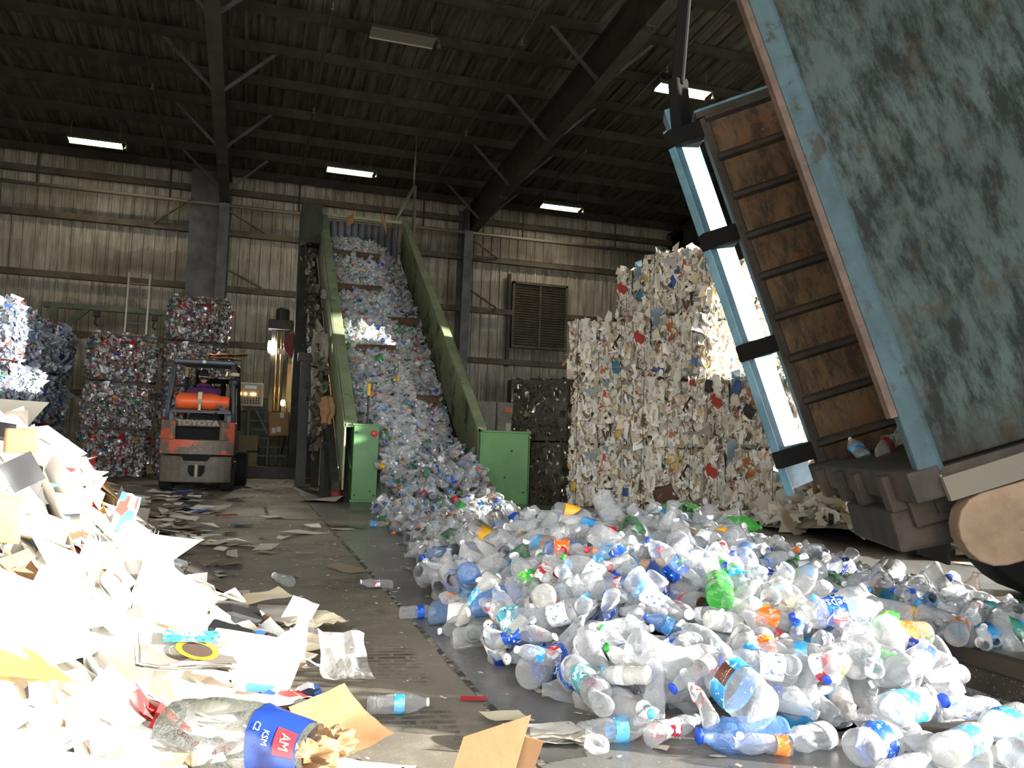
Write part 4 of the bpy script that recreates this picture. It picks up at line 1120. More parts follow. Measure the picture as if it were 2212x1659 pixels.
# gas bottle on its cradle
m = MB(); m.lathe([(.03, -.42), (.10, -.41), (.145, -.37), (.15, -.34), (.15, .18), (.13, .26), (.115, .29), (.115, .40), (.10, .43), (.03, .435)], 22, 'X', (0.02, .30, 1.57)); tk = m.build('gas_bottle', M['tank_orange'], fk, smooth=True)
m = MB(); m.lathe([(.157, -.04), (.157, .03)], 22, 'X', (0, .30, 1.57)); m.bb((-.035, .12, 1.6), (.03, .16, 1.73)); m.bb((-.02, .1, 1.41), (.02, .15, 1.52)); m.build('bottle_strap', M['strap_steel'], tk)
m = MB(); m.bb((.29, .2, 1.42), (.4, .24, 1.55)); m.lathe([(.03, 0), (.03, -.06)], 8, 'Y', (.3, .2, 1.5)); m.build('valve_guard', M['black_plastic'], tk)
m = MB(); m.bb((-.46, .16, 1.36), (.5, .2, 1.42)); m.bb((-.46, .16, 1.38), (.5, .46, 1.41)); m.bb((-.5, .3, 1.2), (-.42, .36, 1.4)); m.bb((.42, .3, 1.2), (.5, .36, 1.4)); m.build('bottle_cradle', M['fork_frame'], fk, bevel=.008)
m = MB(); m.tube([(.35, .25, 1.5), (.2, .1, 1.3), (-.1, .16, 1.34)], .012, 6); m.build('gas_hose', M['black_plastic'], fk)
# wheels
for s in (-1, 1):
    for y, r_, w_ in ((.42, .26, .2), (2.0, .35, .26)):
        m = MB(); m.lathe([(r_*.55, -w_/2), (r_*.95, -w_/2), (r_, -w_/2+.03), (r_, w_/2-.03), (r_*.95, w_/2), (r_*.55, w_/2)], 24, 'X', (s*(.48 if y < 1 else .57), y, r_)); wq = m.build('wheel', M['tyre_rubber'], fk)
        m = MB(); m.lathe([(r_*.5, -w_/2-.005), (.05, -w_/2+.03)], 16, 'X', (s*(.48 if y < 1 else .57), y, r_)); m.build('hub', M['worn_grey'], wq)
# mast and forks
for s in (-1, 1):
    m = MB(); m.bb((s*.33-.05, 2.42, .1), (s*.33+.05, 2.56, 2.3)); m.build('mast_upright', M['hinge_black'], fk)
    m = MB(); m.bb((s*.25-.06, 2.68, .06), (s*.25+.06, 3.6, .1)); m.bb((s*.25-.06, 2.66, .06), (s*.25+.06, 2.7, .7)); m.build('fork', M['hinge_black'], fk)
m = MB(); m.tube([(-.14, 2.5, .2), (-.14, 2.5, 2.1)], .05, 10); m.tube([(.14, 2.5, .2), (.14, 2.5, 2.1)], .05, 10); m.bb((-.36, 2.44, 2.05), (.36, 2.54, 2.15)); m.bb((-.45, 2.6, .3), (.45, 2.66, .75)); m.build('mast_carriage', M['hinge_black'], fk)
tag(fk, 'worn orange forklift seen from behind with an orange gas bottle', 'forklift')
o = empty('cardboard_scrap', (-.38, 14.5, 2.16), (0, 0, R(8)))
m = MB(); m.grid(lambda u, v: Vector(((u-.5)*.62, (v-.5)*.4, .05+.045*noise.noise((u*4, v*3, 1))+.05*u)), 10, 7); q = m.build('crumpled_sheet', M['kraft'], o); s = q.modifiers.new('t', 'SOLIDIFY'); s.thickness = .012
m = MB(); m.grid(lambda u, v: Vector(((u-.6)*.5, (v-.5)*.34, .008+.03*noise.noise((u*3, v*5, 4)))), 8, 5); q = m.build('lower_sheet', M['kraft'], o); s = q.modifiers.new('t', 'SOLIDIFY'); s.thickness = .012
tag(o, 'crumpled tan cardboard lying on the roof of the forklift', 'cardboard')

# ================================================================== the driver
simple('skin', (196, 140, 112), .55); simple('jacket_purple', (84, 34, 92), .75); simple('cap_black', (20, 20, 22), .8); simple('trousers_dark', (36, 38, 46), .8); simple('hair_dark', (30, 24, 20), .8); simple('strap_white', (206, 196, 180), .7)
def skinned(name, joints, edges, mat, parent, root=0, sub=2, loc=None):
    me = bpy.data.meshes.new(name); me.from_pydata([j[:3] for j in joints], edges, []); me.materials.append(M[mat])
    o = bpy.data.objects.new(name, me); COL.objects.link(o); o.parent = parent
    s = o.modifiers.new('skin', 'SKIN'); s.use_smooth_shade = True
    for i, j in enumerate(joints):
        sv = me.skin_vertices[0].data[i]; r_ = j[3]
        sv.radius = (r_, r_) if not isinstance(r_, tuple) else r_
        sv.use_root = (i == root)
    b = o.modifiers.new('sub', 'SUBSURF'); b.levels = b.render_levels = sub
    return o
dr = empty('person', (-.75, 14.78, 1.0), (0, 0, R(4)))
# body: pelvis, spine, neck; arms reach forward to the wheel, legs bent on the foot plate
J = [(0, 0, .08, (.15, .13)), (0, -.03, .3, (.15, .11)), (0, .0, .52, (.17, .11)), (0, .03, .66, (.09, .08)), (0, .05, .75, .055),
     (-.19, .02, .60, .065), (-.27, .14, .38, .048), (-.16, .40, .34, .036), (-.12, .47, .35, .03),
     (.19, .02, .60, .065), (.27, .14, .38, .048), (.16, .40, .34, .036), (.12, .47, .35, .03),
     (-.1, .06, .06, .085), (-.14, .42, .06, .065), (-.14, .52, -.32, .045), (-.14, .66, -.36, .035),
     (.1, .06, .06, .085), (.14, .42, .06, .065), (.14, .52, -.32, .045), (.14, .66, -.36, .035)]
Ed = [(0, 1), (1, 2), (2, 3), (3, 4), (2, 5), (5, 6), (6, 7), (7, 8), (2, 9), (9, 10), (10, 11), (11, 12), (0, 13), (13, 14), (14, 15), (15, 16), (0, 17), (17, 18), (18, 19), (19, 20)]
body = skinned('body', J, Ed, 'skin', dr)
hm = MB()
def headf(u, v):
    a = 2*PI*u; p = PI*v; z = math.cos(p)
    r_ = math.sin(p)
    x, y = r_*math.sin(a), r_*math.cos(a)
    X, Yy, Z = x*.076, y*.097, z*.118
    if z < 0: X *= 1-.25*z*z; Yy *= 1-.12*z*z
    if y > .8 and abs(x) < .3: Yy += .018*max(0, 1-abs(z+.12)*4)          # nose
    if y > .7: Yy -= .008*max(0, 1-abs(z-.08)*6)*(1 if abs(x) > .15 else 0)     # eye sockets
    return Vector((X, Yy, Z))
hm.grid(headf, 28, 20)
head = hm.build('head', M['skin'], dr, smooth=True, loc=(0, .075, .87), rot=(R(-6), 0, R(14)))
for s in (-1, 1):
    m = MB(); m.lathe([(.004, -.01), (.022, -.006), (.028, .004), (.015, .012)], 10, 'X', (0, 0, 0)); e = m.build('ear', M['skin'], head, smooth=True, loc=(s*.078, -.005, -.005)); e.scale = (1, .7, 1.25)
    m = MB(); m.lathe([(.001, -.01), (.01, -.006), (.0125, 0), (.01, .006), (.001, .01)], 10); m.build('eye', M['label_white'], head, smooth=True, loc=(s*.03, .083, .012))
m = MB(); m.bb((-.022, .085, -.062), (.022, .094, -.055)); m.build('mouth', M['red_button'], head)
m = MB(); m.grid(lambda u, v: Vector((.081*math.sin(2*PI*u)*math.sin(.12+v*1.45), .102*math.cos(2*PI*u)*math.sin(.12+v*1.45)-.004, .124*math.cos(.12+v*1.45)+.004)), 24, 10); m.add([(0, .0, .128)]+[(.0815*math.sin(2*PI*k/12)*.12, .1*math.cos(2*PI*k/12)*.12, .127) for k in range(12)], [(0, 1+k, 1+(k+1) % 12) for k in range(12)])
capo = m.build('cap', M['cap_black'], head, smooth=True)
m = MB(); m.grid(lambda u, v: Vector(((u-.5)*.14, .085+v*.075, .03-.012*(2*u-1)**2-.01*v)), 8, 4); m.build('brim', M['cap_black'], capo, smooth=True)
m = MB(); m.tube([(.084*math.sin(a), .104*math.cos(a)-.004, .0+.02*math.cos(a)) for a in np.linspace(R(80), R(280), 15)], .006, 6, False); m.build('mask_strap', M['strap_white'], head)
m = MB(); m.grid(lambda u, v: Vector((.08*math.sin(R(95+170*u)), .1*math.cos(R(95+170*u)), .01-v*.075)), 14, 4); m.build('hair', M['hair_dark'], head, smooth=True)
JJ = [(0, 0, .06, (.175, .15)), (0, -.035, .3, (.185, .14)), (0, -.01, .52, (.20, .14)), (0, .02, .665, (.10, .095)),
      (-.20, .015, .60, .09), (-.285, .14, .38, .07), (-.165, .40, .34, .052), (.20, .015, .60, .09), (.285, .14, .38, .07), (.165, .40, .34, .052)]
jk = skinned('jacket', JJ, [(0, 1), (1, 2), (2, 3), (2, 4), (4, 5), (5, 6), (2, 7), (7, 8), (8, 9)], 'jacket_purple', dr)
m = MB(); m.tube([(.085*math.sin(a), .02+.09*math.cos(a), .70-.02*math.cos(a)) for a in np.linspace(0, 2*PI, 17)], .035, 8, False); m.build('hood', M['jacket_purple'], jk, smooth=True)
TT = [(0, 0, .04, (.17, .15)), (-.11, .06, .06, .105), (-.145, .42, .06, .085), (-.145, .52, -.3, .065), (.11, .06, .06, .105), (.145, .42, .06, .085), (.145, .52, -.3, .065)]
skinned('trousers', TT, [(0, 1), (1, 2), (2, 3), (0, 4), (4, 5), (5, 6)], 'trousers_dark', dr)
for s in (-1, 1):
    m = MB(); m.bb((-.045, -.08, -.05), (.045, .17, .04)); m.build('shoe', M['black_plastic'], dr, bevel=.03, loc=(s*.14, .6, -.38))
    H = [(0, 0, 0, (.03, .016)), (0, .05, .005, (.034, .016))]; HE = [(0, 1)]
    hand = skinned('hand', [(s*.12, .47, .35, .026), (s*.105, .54, .355, .03), (s*.09, .58, .36, .026)], [(0, 1), (1, 2)], 'skin', dr, 0, 1)
    for k, L in enumerate((.052, .06, .056, .045)):
        z0 = .385-k*.019
        skinned('finger', [(s*.09, .575, z0, .010), (s*.085, .575+L*.6, z0+.01, .009), (s*.05, .575+L*.75, z0+.008, .008), (s*.03, .575+L*.45, z0, .007)], [(0, 1), (1, 2), (2, 3)], 'skin', hand, 0, 1)
    skinned('thumb', [(s*.10, .53, .375, .012), (s*.075, .55, .395, .010), (s*.055, .585, .39, .008)], [(0, 1), (1, 2)], 'skin', hand, 0, 1)
tag(dr, 'person in a purple jacket and black cap driving the forklift, seen from behind', 'person')

# ================================================================== the bottle heap
def hb(x, y):
    h = .46*math.exp(-((x-2.0)/1.0)**2-((y-4.0)/1.8)**2) + .20*math.exp(-((x-3.3)/.8)**2-((y-5.6)/1.3)**2)
    h -= .75*math.exp(-((x-3.15)/.5)**2-((y-2.55)/.75)**2)
    h -= .55*math.exp(-((x-3.05)/.45)**2-((y-7.6)/1.0)**2)
    h += .10*noise.noise((x*1.7, y*1.7, 0))
    if y > 7: h += .06*min(1, (y-7)/4)
    if y > 10.5 and PX0 < x < PX1+.1: h += (y-10.5)*.42
    inpit = PX0 < x < PX1 and PY0 < y
    return max(h, -.6 if inpit else .0)
def hleft(y):     # left border of the spilled bottles
    if y < 2.9: return 1.0+(2.9-y)*.25
    if y < 4.4: return 1.02
    if y < 7: return 1.02+(y-4.4)*.17
    if y < 9.2: return 1.46+(y-7)*.02
    return 1.5+(y-9.2)*.08 if y < 10.6 else 1.88
def inheap(x, y):
    if y < 2.28 or y > 12.4: return False
    if x < hleft(y)+.1*noise.noise((y*3, 0, 2)): return False
    if y > 9.0: return x < PX1-.05
    if y > 7.6: return x < PX1+.5 and not (2.6 < x < PX1+.5 and y < 8.6)
    if x > PX1:
        if y < 3.0: return False
        r_ = 4.15 if y < 4.4 else 4.15-.30*(y-4.4)
        return x < r_+.25*noise.noise((y*2, 3, 0)) and y > 3.05+(x-PX1)*.35
    return True

clear('pet_clear', (196, 198, 199), .13, .06)
clear('pet_green', (60, 170, 60), .42, .06)
clear('pet_darkgreen', (22, 104, 44), .55, .06)
clear('pet_blue', (92, 132, 190), .34, .06)
clear('pet_deepblue', (30, 66, 120), .6, .06)
clear('pet_amber', (226, 180, 140), .34, .08)
clear('pet_cloudy', (216, 214, 206), .4, .2)
def label_mat(name, c1, c2, c3, sc=26.0):
    x = NT(name); v = x.coord('Object')
    col = x.mix(x.ramp(x.noise(v, sc*.6, 2), [(.50, 0.0), (.53, 1.0)]), lin(c1), lin(c2))
    col = x.mix(x.ramp(x.noise(v, sc*2.2, 2), [(.62, 0.0), (.64, 1.0)]), col, lin(c3))
    x.base(col); x.set(.3, 0, .5); M[name] = x.m
LAB = {}
for n_, a, b, c in (('blue', (28, 74, 176), (40, 100, 200), (225, 235, 245)), ('light blue', (60, 156, 216), (110, 190, 232), (240, 246, 250)), ('white and red', (236, 232, 226), (196, 44, 48), (70, 90, 150)), ('red', (200, 34, 40), (176, 28, 34), (240, 230, 226)),
                    ('green', (60, 160, 70), (110, 196, 80), (240, 244, 236)), ('orange', (236, 110, 44), (244, 146, 70), (250, 236, 220)), ('teal', (70, 150, 160), (180, 210, 210), (40, 80, 100)), ('yellow', (240, 178, 40), (246, 204, 90), (150, 90, 30)), ('white', (238, 236, 232), (214, 216, 220), (70, 110, 180)), ('dark blue', (26, 40, 104), (40, 56, 130), (200, 210, 230))):
    label_mat('label_'+n_, a, b, c); LAB[n_] = M['label_'+n_]
CAPM = {}
for n_, c in (('white', (240, 240, 238)), ('blue', (30, 74, 190)), ('light blue', (70, 160, 220)), ('red', (204, 30, 44)), ('orange', (244, 120, 40)), ('green', (40, 150, 60)), ('yellow', (232, 200, 70))):
    CAPM[n_] = simple('cap_'+n_, c, .4)

KINDS = {   # length, profile (radius, fraction along), label from-to, cap radius
 'water': (.205, [(.001, 0), (.022, .0), (.030, .02), (.0325, .05), (.030, .09), (.0325, .12), (.030, .16), (.0325, .19), (.030, .23), (.0325, .27), (.0325, .42), (.0318, .43), (.0318, .62), (.0325, .64), (.032, .70), (.026, .80), (.016, .90), (.0125, .93), (.0125, .97)], (.43, .60), .0145),
 'soda': (.305, [(.001, 0.01), (.03, .0), (.046, .015), (.053, .05), (.0545, .10), (.0545, .28), (.0535, .29), (.0535, .58), (.0545, .60), (.0535, .66), (.047, .75), (.034, .85), (.018, .915), (.0135, .93), (.0135, .97)], (.30, .57), .0155),
 'juice': (.25, [(.001, .01), (.03, .0), (.044, .02), (.047, .06), (.044, .10), (.047, .14), (.047, .56), (.044, .60), (.047, .64), (.044, .72), (.034, .82), (.022, .89), (.0195, .91), (.0195, .97)], (.2, .52), .0215),
 'sport': (.20, [(.001, .01), (.022, .0), (.033, .02), (.036, .06), (.0355, .3), (.031, .42), (.035, .54), (.0345, .66), (.026, .80), (.0185, .88), (.0175, .91), (.0175, .97)], (.08, .30), .0195),
 'jug': (.27, [(.001, .0), (.05, .0), (.068, .02), (.074, .07), (.070, .13), (.074, .19), (.074, .36), (.070, .38), (.074, .60), (.068, .70), (.05, .82), (.026, .90), (.019, .92), (.019, .97)], (.38, .58), .021),
}
def deform(vs, L, crush, seed):
    """flatten, dent and bend a bottle that lies along x with its centre in the origin"""
    out = []
    g = random.Random(seed); fl_ = 1-crush*g.uniform(.35, .75); ben = crush*g.uniform(-1, 1)*1.1; ang = g.uniform(0, PI)
    tw = crush*g.uniform(-1, 1)*1.2
    for p in vs:
        x, y, z = p; t = x/L+.5
        k = math.sin(PI*min(1, max(0, t*1.05)))          # ends keep their shape best
        a = ang+tw*t; c, s = math.cos(a), math.sin(a)
        yy, zz = y*c+z*s, -y*s+z*c
        zz *= 1-(1-fl_)*k; yy *= 1+(1-fl_)*.35*k
        y, z = yy*c-zz*s, yy*s+zz*c
        d = crush*.022*k
        n1 = noise.noise_vector(Vector((x*22+seed*3.1, y*22, z*22)))
        x += d*n1.x*.6; y += d*n1.y; z += d*n1.z
        if ben:
            th = ben*(t-.5); z += L*.5*math.sin(th)*abs(t-.5)*1.6; x -= L*.12*abs(th)*abs(t-.5)*(1 if t > .5 else -1)
        out.append((x, y, z))
    return out
def refine(prof, L, maxd=.02):
    o = [prof[0]]
    for a, b in zip(prof, prof[1:]):
        k = max(1, int((b[1]-a[1])*L/maxd))
        for i in range(1, k+1): o.append((a[0]+(b[0]-a[0])*i/k, a[1]+(b[1]-a[1])*i/k))
    return o
BM = {}
def bottle_meshes(kind, crush, seed, n=18):
    key = (kind, crush, seed)
    if key in BM: return BM[key]
    L, prof, (la, lb), cr = KINDS[kind]
    mb = MB(); mb.lathe([(r_, (t-.5)*L) for r_, t in refine(prof, L)], n, 'X', cap=False); mb.v = deform(mb.v, L, crush, seed)
    body = mb.mesh('bottle_body', [M['pet_clear']], True)
    def rad(t):
        for a, b in zip(prof, prof[1:]):
            if a[1] <= t <= b[1] and b[1] > a[1]: return a[0]+(b[0]-a[0])*(t-a[1])/(b[1]-a[1])
        return prof[-1][0]
    mb = MB(); ts = np.linspace(la, lb, 7)
    rr = max(rad(t) for t in ts)
    mb.lathe([(rr+.0012, (t-.5)*L) for t in ts], n, 'X', cap=False); mb.v = deform(mb.v, L, crush, seed)
    label = mb.mesh('bottle_label', [LAB['blue']], True)
    mb = MB(); e0, e1 = (.955-.5)*L, .5*L
    mb.lathe([(cr*.96, e0), (cr, e0+.002), (cr, e1-.002), (cr*.85, e1)], 14, 'X'); mb.v = deform(mb.v, L, crush, seed)
    cap = mb.mesh('bottle_cap', [CAPM['white']], True)
    BM[key] = (body, label, cap); return BM[key]
def own_mat(o, m):
    o.material_slots[0].link = 'OBJECT'; o.material_slots[0].material = m
def bottle(kind, crush, seed, loc, rot, label, group=None, pet='pet_clear', lab='light blue', cap='white', scale=1.0):
    b, l, c = bottle_meshes(kind, crush, seed)
    o = link('plastic_bottle', b); own_mat(o, M[pet])
    if lab: q = link('label', l, o); own_mat(q, LAB[lab])
    if cap: q = link('cap', c, o); own_mat(q, CAPM[cap])
    o.location = loc; o.rotation_euler = rot; o.scale = (scale,)*3
    return tag(o, label, 'bottle', group)
def on_label(o, kind, txt, size, mat, at, ang=0.0, along=True, crush=0.0, seed=0, sc=1.0):
    """printed lettering bent round the label"""
    L, prof, (la, lb), cr = KINDS[kind]; r_ = max(p[0] for p in prof)+.0022
    me = text_mesh(txt, size); me.materials.append(M[mat])
    vs = []
    for v in me.vertices:
        tx, ty = v.co.x*sc, v.co.y
        if not along: tx, ty = -ty, tx
        a = ang-ty/r_; vs.append(((at-.5)*L+tx, r_*math.cos(a), r_*math.sin(a)))
    vs = deform(vs, L, crush, seed)
    for v, p in zip(me.vertices, vs): v.co = p
    return link('lettering', me, o)
def emblem(o, kind, at, ang, rad_, parts, crush, seed):
    """round badge bent on the label: list of (material, y-from, y-to)"""
    L, prof, _, cr = KINDS[kind]; r_ = max(p[0] for p in prof)+.002
    for mat, lo, hi, wv in parts:
        mb = MB()
        def fn(u, v):
            ty = lo+(hi-lo)*v; w_ = math.sqrt(max(0, 1-ty*ty)); tx = (2*u-1)*w_
            ty2 = ty+wv*math.sin(tx*2.4)*(1-abs(ty))
            a = ang-ty2*rad_/r_; return Vector(((at-.5)*L+tx*rad_, r_*math.cos(a), r_*math.sin(a)))
        mb.grid(fn, 14, 6); mb.v = deform(mb.v, L, crush, seed); mb.build('emblem', M[mat], o)
simple('ink_white', (245, 245, 245), .4); simple('ink_red', (214, 40, 46), .4); simple('ink_blue', (24, 62, 160), .4); simple('ink_brown', (92, 50, 34), .5); simple('ink_dark', (30, 50, 40), .4)

def face(o, bias=0.0):
    """angle round the bottle of the side that lies uppermost towards the doorway"""
    d = o.matrix_basis.inverted() @ Vector((0, 0, CAMZ)); return math.atan2(d.z, d.y)+R(bias)
# --- bottles one can point at
def yaw_to(dx, dy): return math.atan2(dy, dx)
HERO = []
def hero(kind, crush, seed, x, y, z, yawd, label, pet='pet_clear', lab='light blue', cap='white', pitch=0, roll=0, scale=1.0):
    HERO.append((x, y, KINDS[kind][0]*.5*scale))
    return bottle(kind, crush, seed, (x, y, z), (R(roll), R(-pitch), R(yawd)), label, None, pet, lab, cap, scale)
hero('water', .15, 1, .52, 2.76, .034, -8, 'clear water bottle lying alone on the concrete in front of the tyre marks')
hero('water', .35, 2, .79, 5.06, .034, 186, 'lone clear water bottle with a white and red label across the slab joint', lab='white and red')
hero('water', .1, 3, .88, 4.20, .034, 4, 'clear ribbed bottle with a dark blue label and blue cap lying on the slab joint', lab='blue', cap='blue')
hero('soda', .35, 4, 1.03, 3.80, .048, 190, 'large bottle with a teal label and white cap at the left edge of the heap', lab='teal')
hero('sport', .5, 5, .25, 5.28, .034, 120, 'small clear bottle lying alone between the paper and the tyre marks', lab=None)
p = hero('soda', .3, 6, 1.15, 2.98, .085, 35, 'crushed cola bottle with blue label and round badge at the front of the heap', lab='blue', cap=None, roll=20, scale=1.15)
on_label(p, 'soda', 'pepsi', .045, 'ink_white', .47, face(p, 20), True, .3, 6)
emblem(p, 'soda', .36, face(p, -18), .034, (('ink_white', -1, 1, 0), ), .3, 6); emblem(p, 'soda', .36, face(p, -18), .0345, (('ink_red', .12, .95, .25), ('ink_blue', -.95, -.3, .25)), .3, 6)
p = hero('soda', .3, 7, 2.10, 2.62, .31, 172, 'dented cola bottle with a blue label and round badge lying high on the right slope', lab='blue', cap='blue', roll=0)
on_label(p, 'soda', 'pepsi', .05, 'ink_white', .43, face(p, 42), True, .3, 7)
emblem(p, 'soda', .42, face(p, -8), .034, (('ink_white', -1, 1, 0),), .3, 7); emblem(p, 'soda', .42, face(p, -8), .0345, (('ink_red', .12, .95, .25), ('ink_blue', -.95, -.3, .25)), .3, 7)
hero('soda', .25, 8, 1.80, 4.26, .30, 25, 'green soda bottle with a green and black label on the left slope of the heap', 'pet_green', 'green', 'green', roll=40)
hero('soda', .2, 9, 1.84, 2.95, .36, 60, 'bright green soda bottle standing out in the middle of the heap', 'pet_green', 'green', 'green', pitch=12)
p = hero('soda', .25, 10, 2.70, 2.92, .14, 176, 'soda bottle with a plain orange label beside the dark dip of the pit', 'pet_amber', 'orange', 'green')
p = hero('juice', .25, 11, 2.44, 2.86, .06, 186, 'peach juice bottle with a pale orange label low on the right slope', 'pet_cloudy', 'orange', 'white')
p = hero('soda', .2, 12, 3.24, 3.12, .10, 40, 'orange soda bottle lying on the right edge of the pit', 'pet_clear', 'orange', None)
on_label(p, 'soda', 'SUNKIST', .032, 'ink_white', .43, face(p), True, .2, 12)
hero('soda', .3, 13, 2.40, 2.98, .19, 184, 'green bottle with a pale green label beside the orange soda bottle', 'pet_green', 'teal', 'green')
hero('soda', .25, 14, 1.66, 3.14, .30, 78, 'deep blue bottle standing on end in the middle of the heap', 'pet_deepblue', 'dark blue', None, pitch=60)
hero('soda', .45, 15, 1.30, 3.54, .10, -8, 'long blue bottle lying across the left slope of the heap', 'pet_deepblue', 'teal', 'light blue')
hero('juice', .45, 16, 1.30, 4.50, .13, 14, 'wide bottle with a bright yellow label on the left slope', 'pet_cloudy', 'yellow', 'white', scale=1.2)
hero('juice', .4, 17, 1.44, 3.70, .16, 200, 'bottle with a torn red label on the left slope', 'pet_clear', 'red', 'white')
p = hero('jug', .5, 18, 1.47, 2.52, .15, 8, 'big crumpled clear water jug at the front of the heap', 'pet_clear', None, 'orange', scale=1.25, roll=60)
p = hero('jug', .3, 19, 1.50, 2.32, .17, 100, 'clear jug with a bright blue label and a brown badge at the front', 'pet_clear', 'light blue', None, pitch=18, scale=1.05)
mb = MB(); r_ = .0765
mb.grid(lambda u, v: Vector(((v-.5)*.05+(.48-.5)*.27, r_*math.cos(face(p)+(u-.5)*.75), r_*math.sin(face(p)+(u-.5)*.75))), 8, 3); mb.v = deform(mb.v, .27, .3, 19); mb.build('label_badge', M['ink_brown'], p)
on_label(p, 'jug', 'market', .024, 'ink_white', .52, face(p), False, .3, 19); on_label(p, 'jug', 'pantry', .02, 'ink_white', .44, face(p), False, .3, 19)
p = hero('juice', .1, 20, 1.47, 2.22, .047, 172, 'pale blue tapered bottle with a blue cap lying on the floor at the front', 'pet_blue', None, 'blue', scale=1.15)
emblem(p, 'juice', .6, face(p), .016, (('ink_blue', -1, 1, 0),), .1, 20); emblem(p, 'juice', .6, face(p), .0112, (('ink_white', -1, 1, 0),), .1, 20)
hero('water', .3, 21, 1.13, 2.38, .034, 4, 'ribbed bottle with a light blue label bent double at the front edge of the heap', scale=1.25)
hero('water', .9, 22, 1.02, 2.29, .036, 70, 'flattened clear bottle end at the front left corner of the heap', lab=None, cap=None)
hero('juice', .35, 23, 1.30, 2.33, .045, 12, 'bottle with a red and white fruit label on the floor at the front', lab='white and red', cap='white', scale=.8)
hero('sport', .4, 24, 1.50, 2.17, .035, 178, 'small bottle with a red and orange label on the floor below the blue capped one', lab='orange', cap=None)
hero('sport', .3, 25, 1.67, 2.17, .04, 200, 'bottle with a white and blue label on the floor near the pit corner', lab='white', cap=None, scale=1.15)
hero('juice', .3, 26, 1.40, 2.58, .16, 150, 'clear wide bottle with an orange cap facing left at the front of the heap', lab=None, cap='orange', pitch=-8)
hero('soda', .2, 27, 1.70, 3.02, .19, 115, 'dark green bottle with a pale label in the middle of the heap', 'pet_darkgreen', 'teal', 'white')
hero('soda', .2, 28, 1.62, 7.46, .05, 178, 'bright green bottle on the floor at the far left end of the heap', 'pet_green', None, 'green')
hero('water', .3, 29, 1.55, 9.42, .034, 170, 'clear bottle on the floor furthest toward the left green guard box')
hero('sport', .3, 30, 1.34, 8.6, .036, 8, 'small bottle with a light blue label lying apart on the floor before the guard box', lab='light blue')
hero('juice', .4, 31, 1.58, 8.95, .045, 200, 'clear bottle with an orange cap on the floor before the guard box', lab=None, cap='orange')
hero('soda', .5, 32, 1.84, 2.06, .05, 24, 'big sunlit clear bottle with a blue label on the floor before the pit', lab='blue', cap=None)
hero('soda', .3, 33, 2.10, 2.00, .055, 20, 'sunlit cloudy bottle lying on the floor before the pit', 'pet_cloudy', 'light blue', 'white')
hero('soda', .4, 34, 2.36, 2.10, .055, 200, 'clear bottle with light blue label on the floor at the right photo edge', lab='light blue', cap='white')
hero('juice', .7, 35, 1.99, 1.97, .05, 130, 'flattened clear bottle on the floor before the pit', lab=None, cap=None)
hero('sport', .5, 36, 1.80, 1.92, .036, 10, 'clear bottle on the floor nearest the lower edge of the photo', lab=None, cap=None)
hero('juice', .3, 37, 2.17, 1.88, .05, 60, 'clear bottle standing out on the floor at the lower right corner', lab=None, cap='white')
hero('juice', .5, 38, 1.96, 2.19, .05, 95, 'round clear bottle on the steel edge of the pit', lab=None, cap=None)
hero('soda', .45, 39, 2.08, 2.20, .10, 20, 'sunlit clear bottle with a light blue mark balanced over the pit edge', lab='light blue', cap=None)
hero('soda', .2, 40, 2.78, 4.92, .50, 8, 'green bottle on the crest of the heap below the paper bales', 'pet_green', 'green', 'white')
hero('soda', .4, 41, 2.86, 4.40, .46, -25, 'second green bottle on the crest, nearer and to the right', 'pet_green', None, 'green')
hero('soda', .4, 42, 3.45, 5.6, .38, 160, 'bottle with a red label on the far crest of the heap', 'pet_clear', 'red', 'red', scale=1.2)
hero('juice', .4, 43, 3.6, 4.70, .26, 200, 'clear bottle with an orange cap on the right crest of the heap', lab=None, cap='orange')
hero('juice', .45, 44, 2.14, 2.98, .34, 60, 'milky bottle with a red and yellow badge on the right slope', 'pet_cloudy', 'white and red', 'white')
hero('soda', .3, 45, 2.80, 3.14, .09, 175, 'dark red capped bottle low beside the dark dip', 'pet_amber', 'orange', 'red')
hero('sport', .8, 46, 1.16, 2.78, .04, 160, 'bent clear bottle on the floor just behind the crushed cola bottle', lab='light blue', cap=None, scale=1.3)
hero('jug', .4, 47, 2.05, 3.7, .42, 40, 'large clear jug with a pale wide label near the top of the heap', lab='white', scale=1.1)
hero('soda', .6, 48, 3.30, 4.0, .26, 20, 'purple and blue labelled bottle near the right crest of the heap', lab='dark blue', cap='blue')

# --- the rest of what one can still tell apart: nearest 300 in all
zones = (('at the front foot of the bottle heap', lambda x, y: y < 2.75), ('on the lower left slope of the bottle heap', lambda x, y: x < 1.5), ('in the middle of the bottle heap', lambda x, y: x < 2.3), ('on the right slope of the bottle heap above the pit', lambda x, y: True))
cand = []
tries = 0
cell = {}
def free(x, y, d):
    for i in range(-1, 2):
        for j in range(-1, 2):
            for q in cell.get((int(x/.12)+i, int(y/.12)+j), ()):
                if (q[0]-x)**2+(q[1]-y)**2 < d*d: return False
    return True
while len(cand) < 1500 and tries < 60000:
    tries += 1
    x, y = random.uniform(.95, 4.6), 2.26+random.random()**1.3*6.4
    if not inheap(x, y): continue
    if any((x-a)**2+(y-b)**2 < (d*.7)**2 for a, b, d in HERO): continue
    if not free(x, y, .078 if y < 4 else .085): continue
    cell.setdefault((int(x/.12), int(y/.12)), []).append((x, y)); cand.append((x, y))
cand.sort(key=lambda p: p[0]**2+p[1]**2)
kinds = ['water']*10+['soda']*4+['sport']*3+['juice']*4
labn = ['light blue']*8+['blue']*4+['white']*5+['white and red']*4+['teal']*2+[None]*16+['red']*1+['dark blue']*2+['orange', 'yellow', 'green']
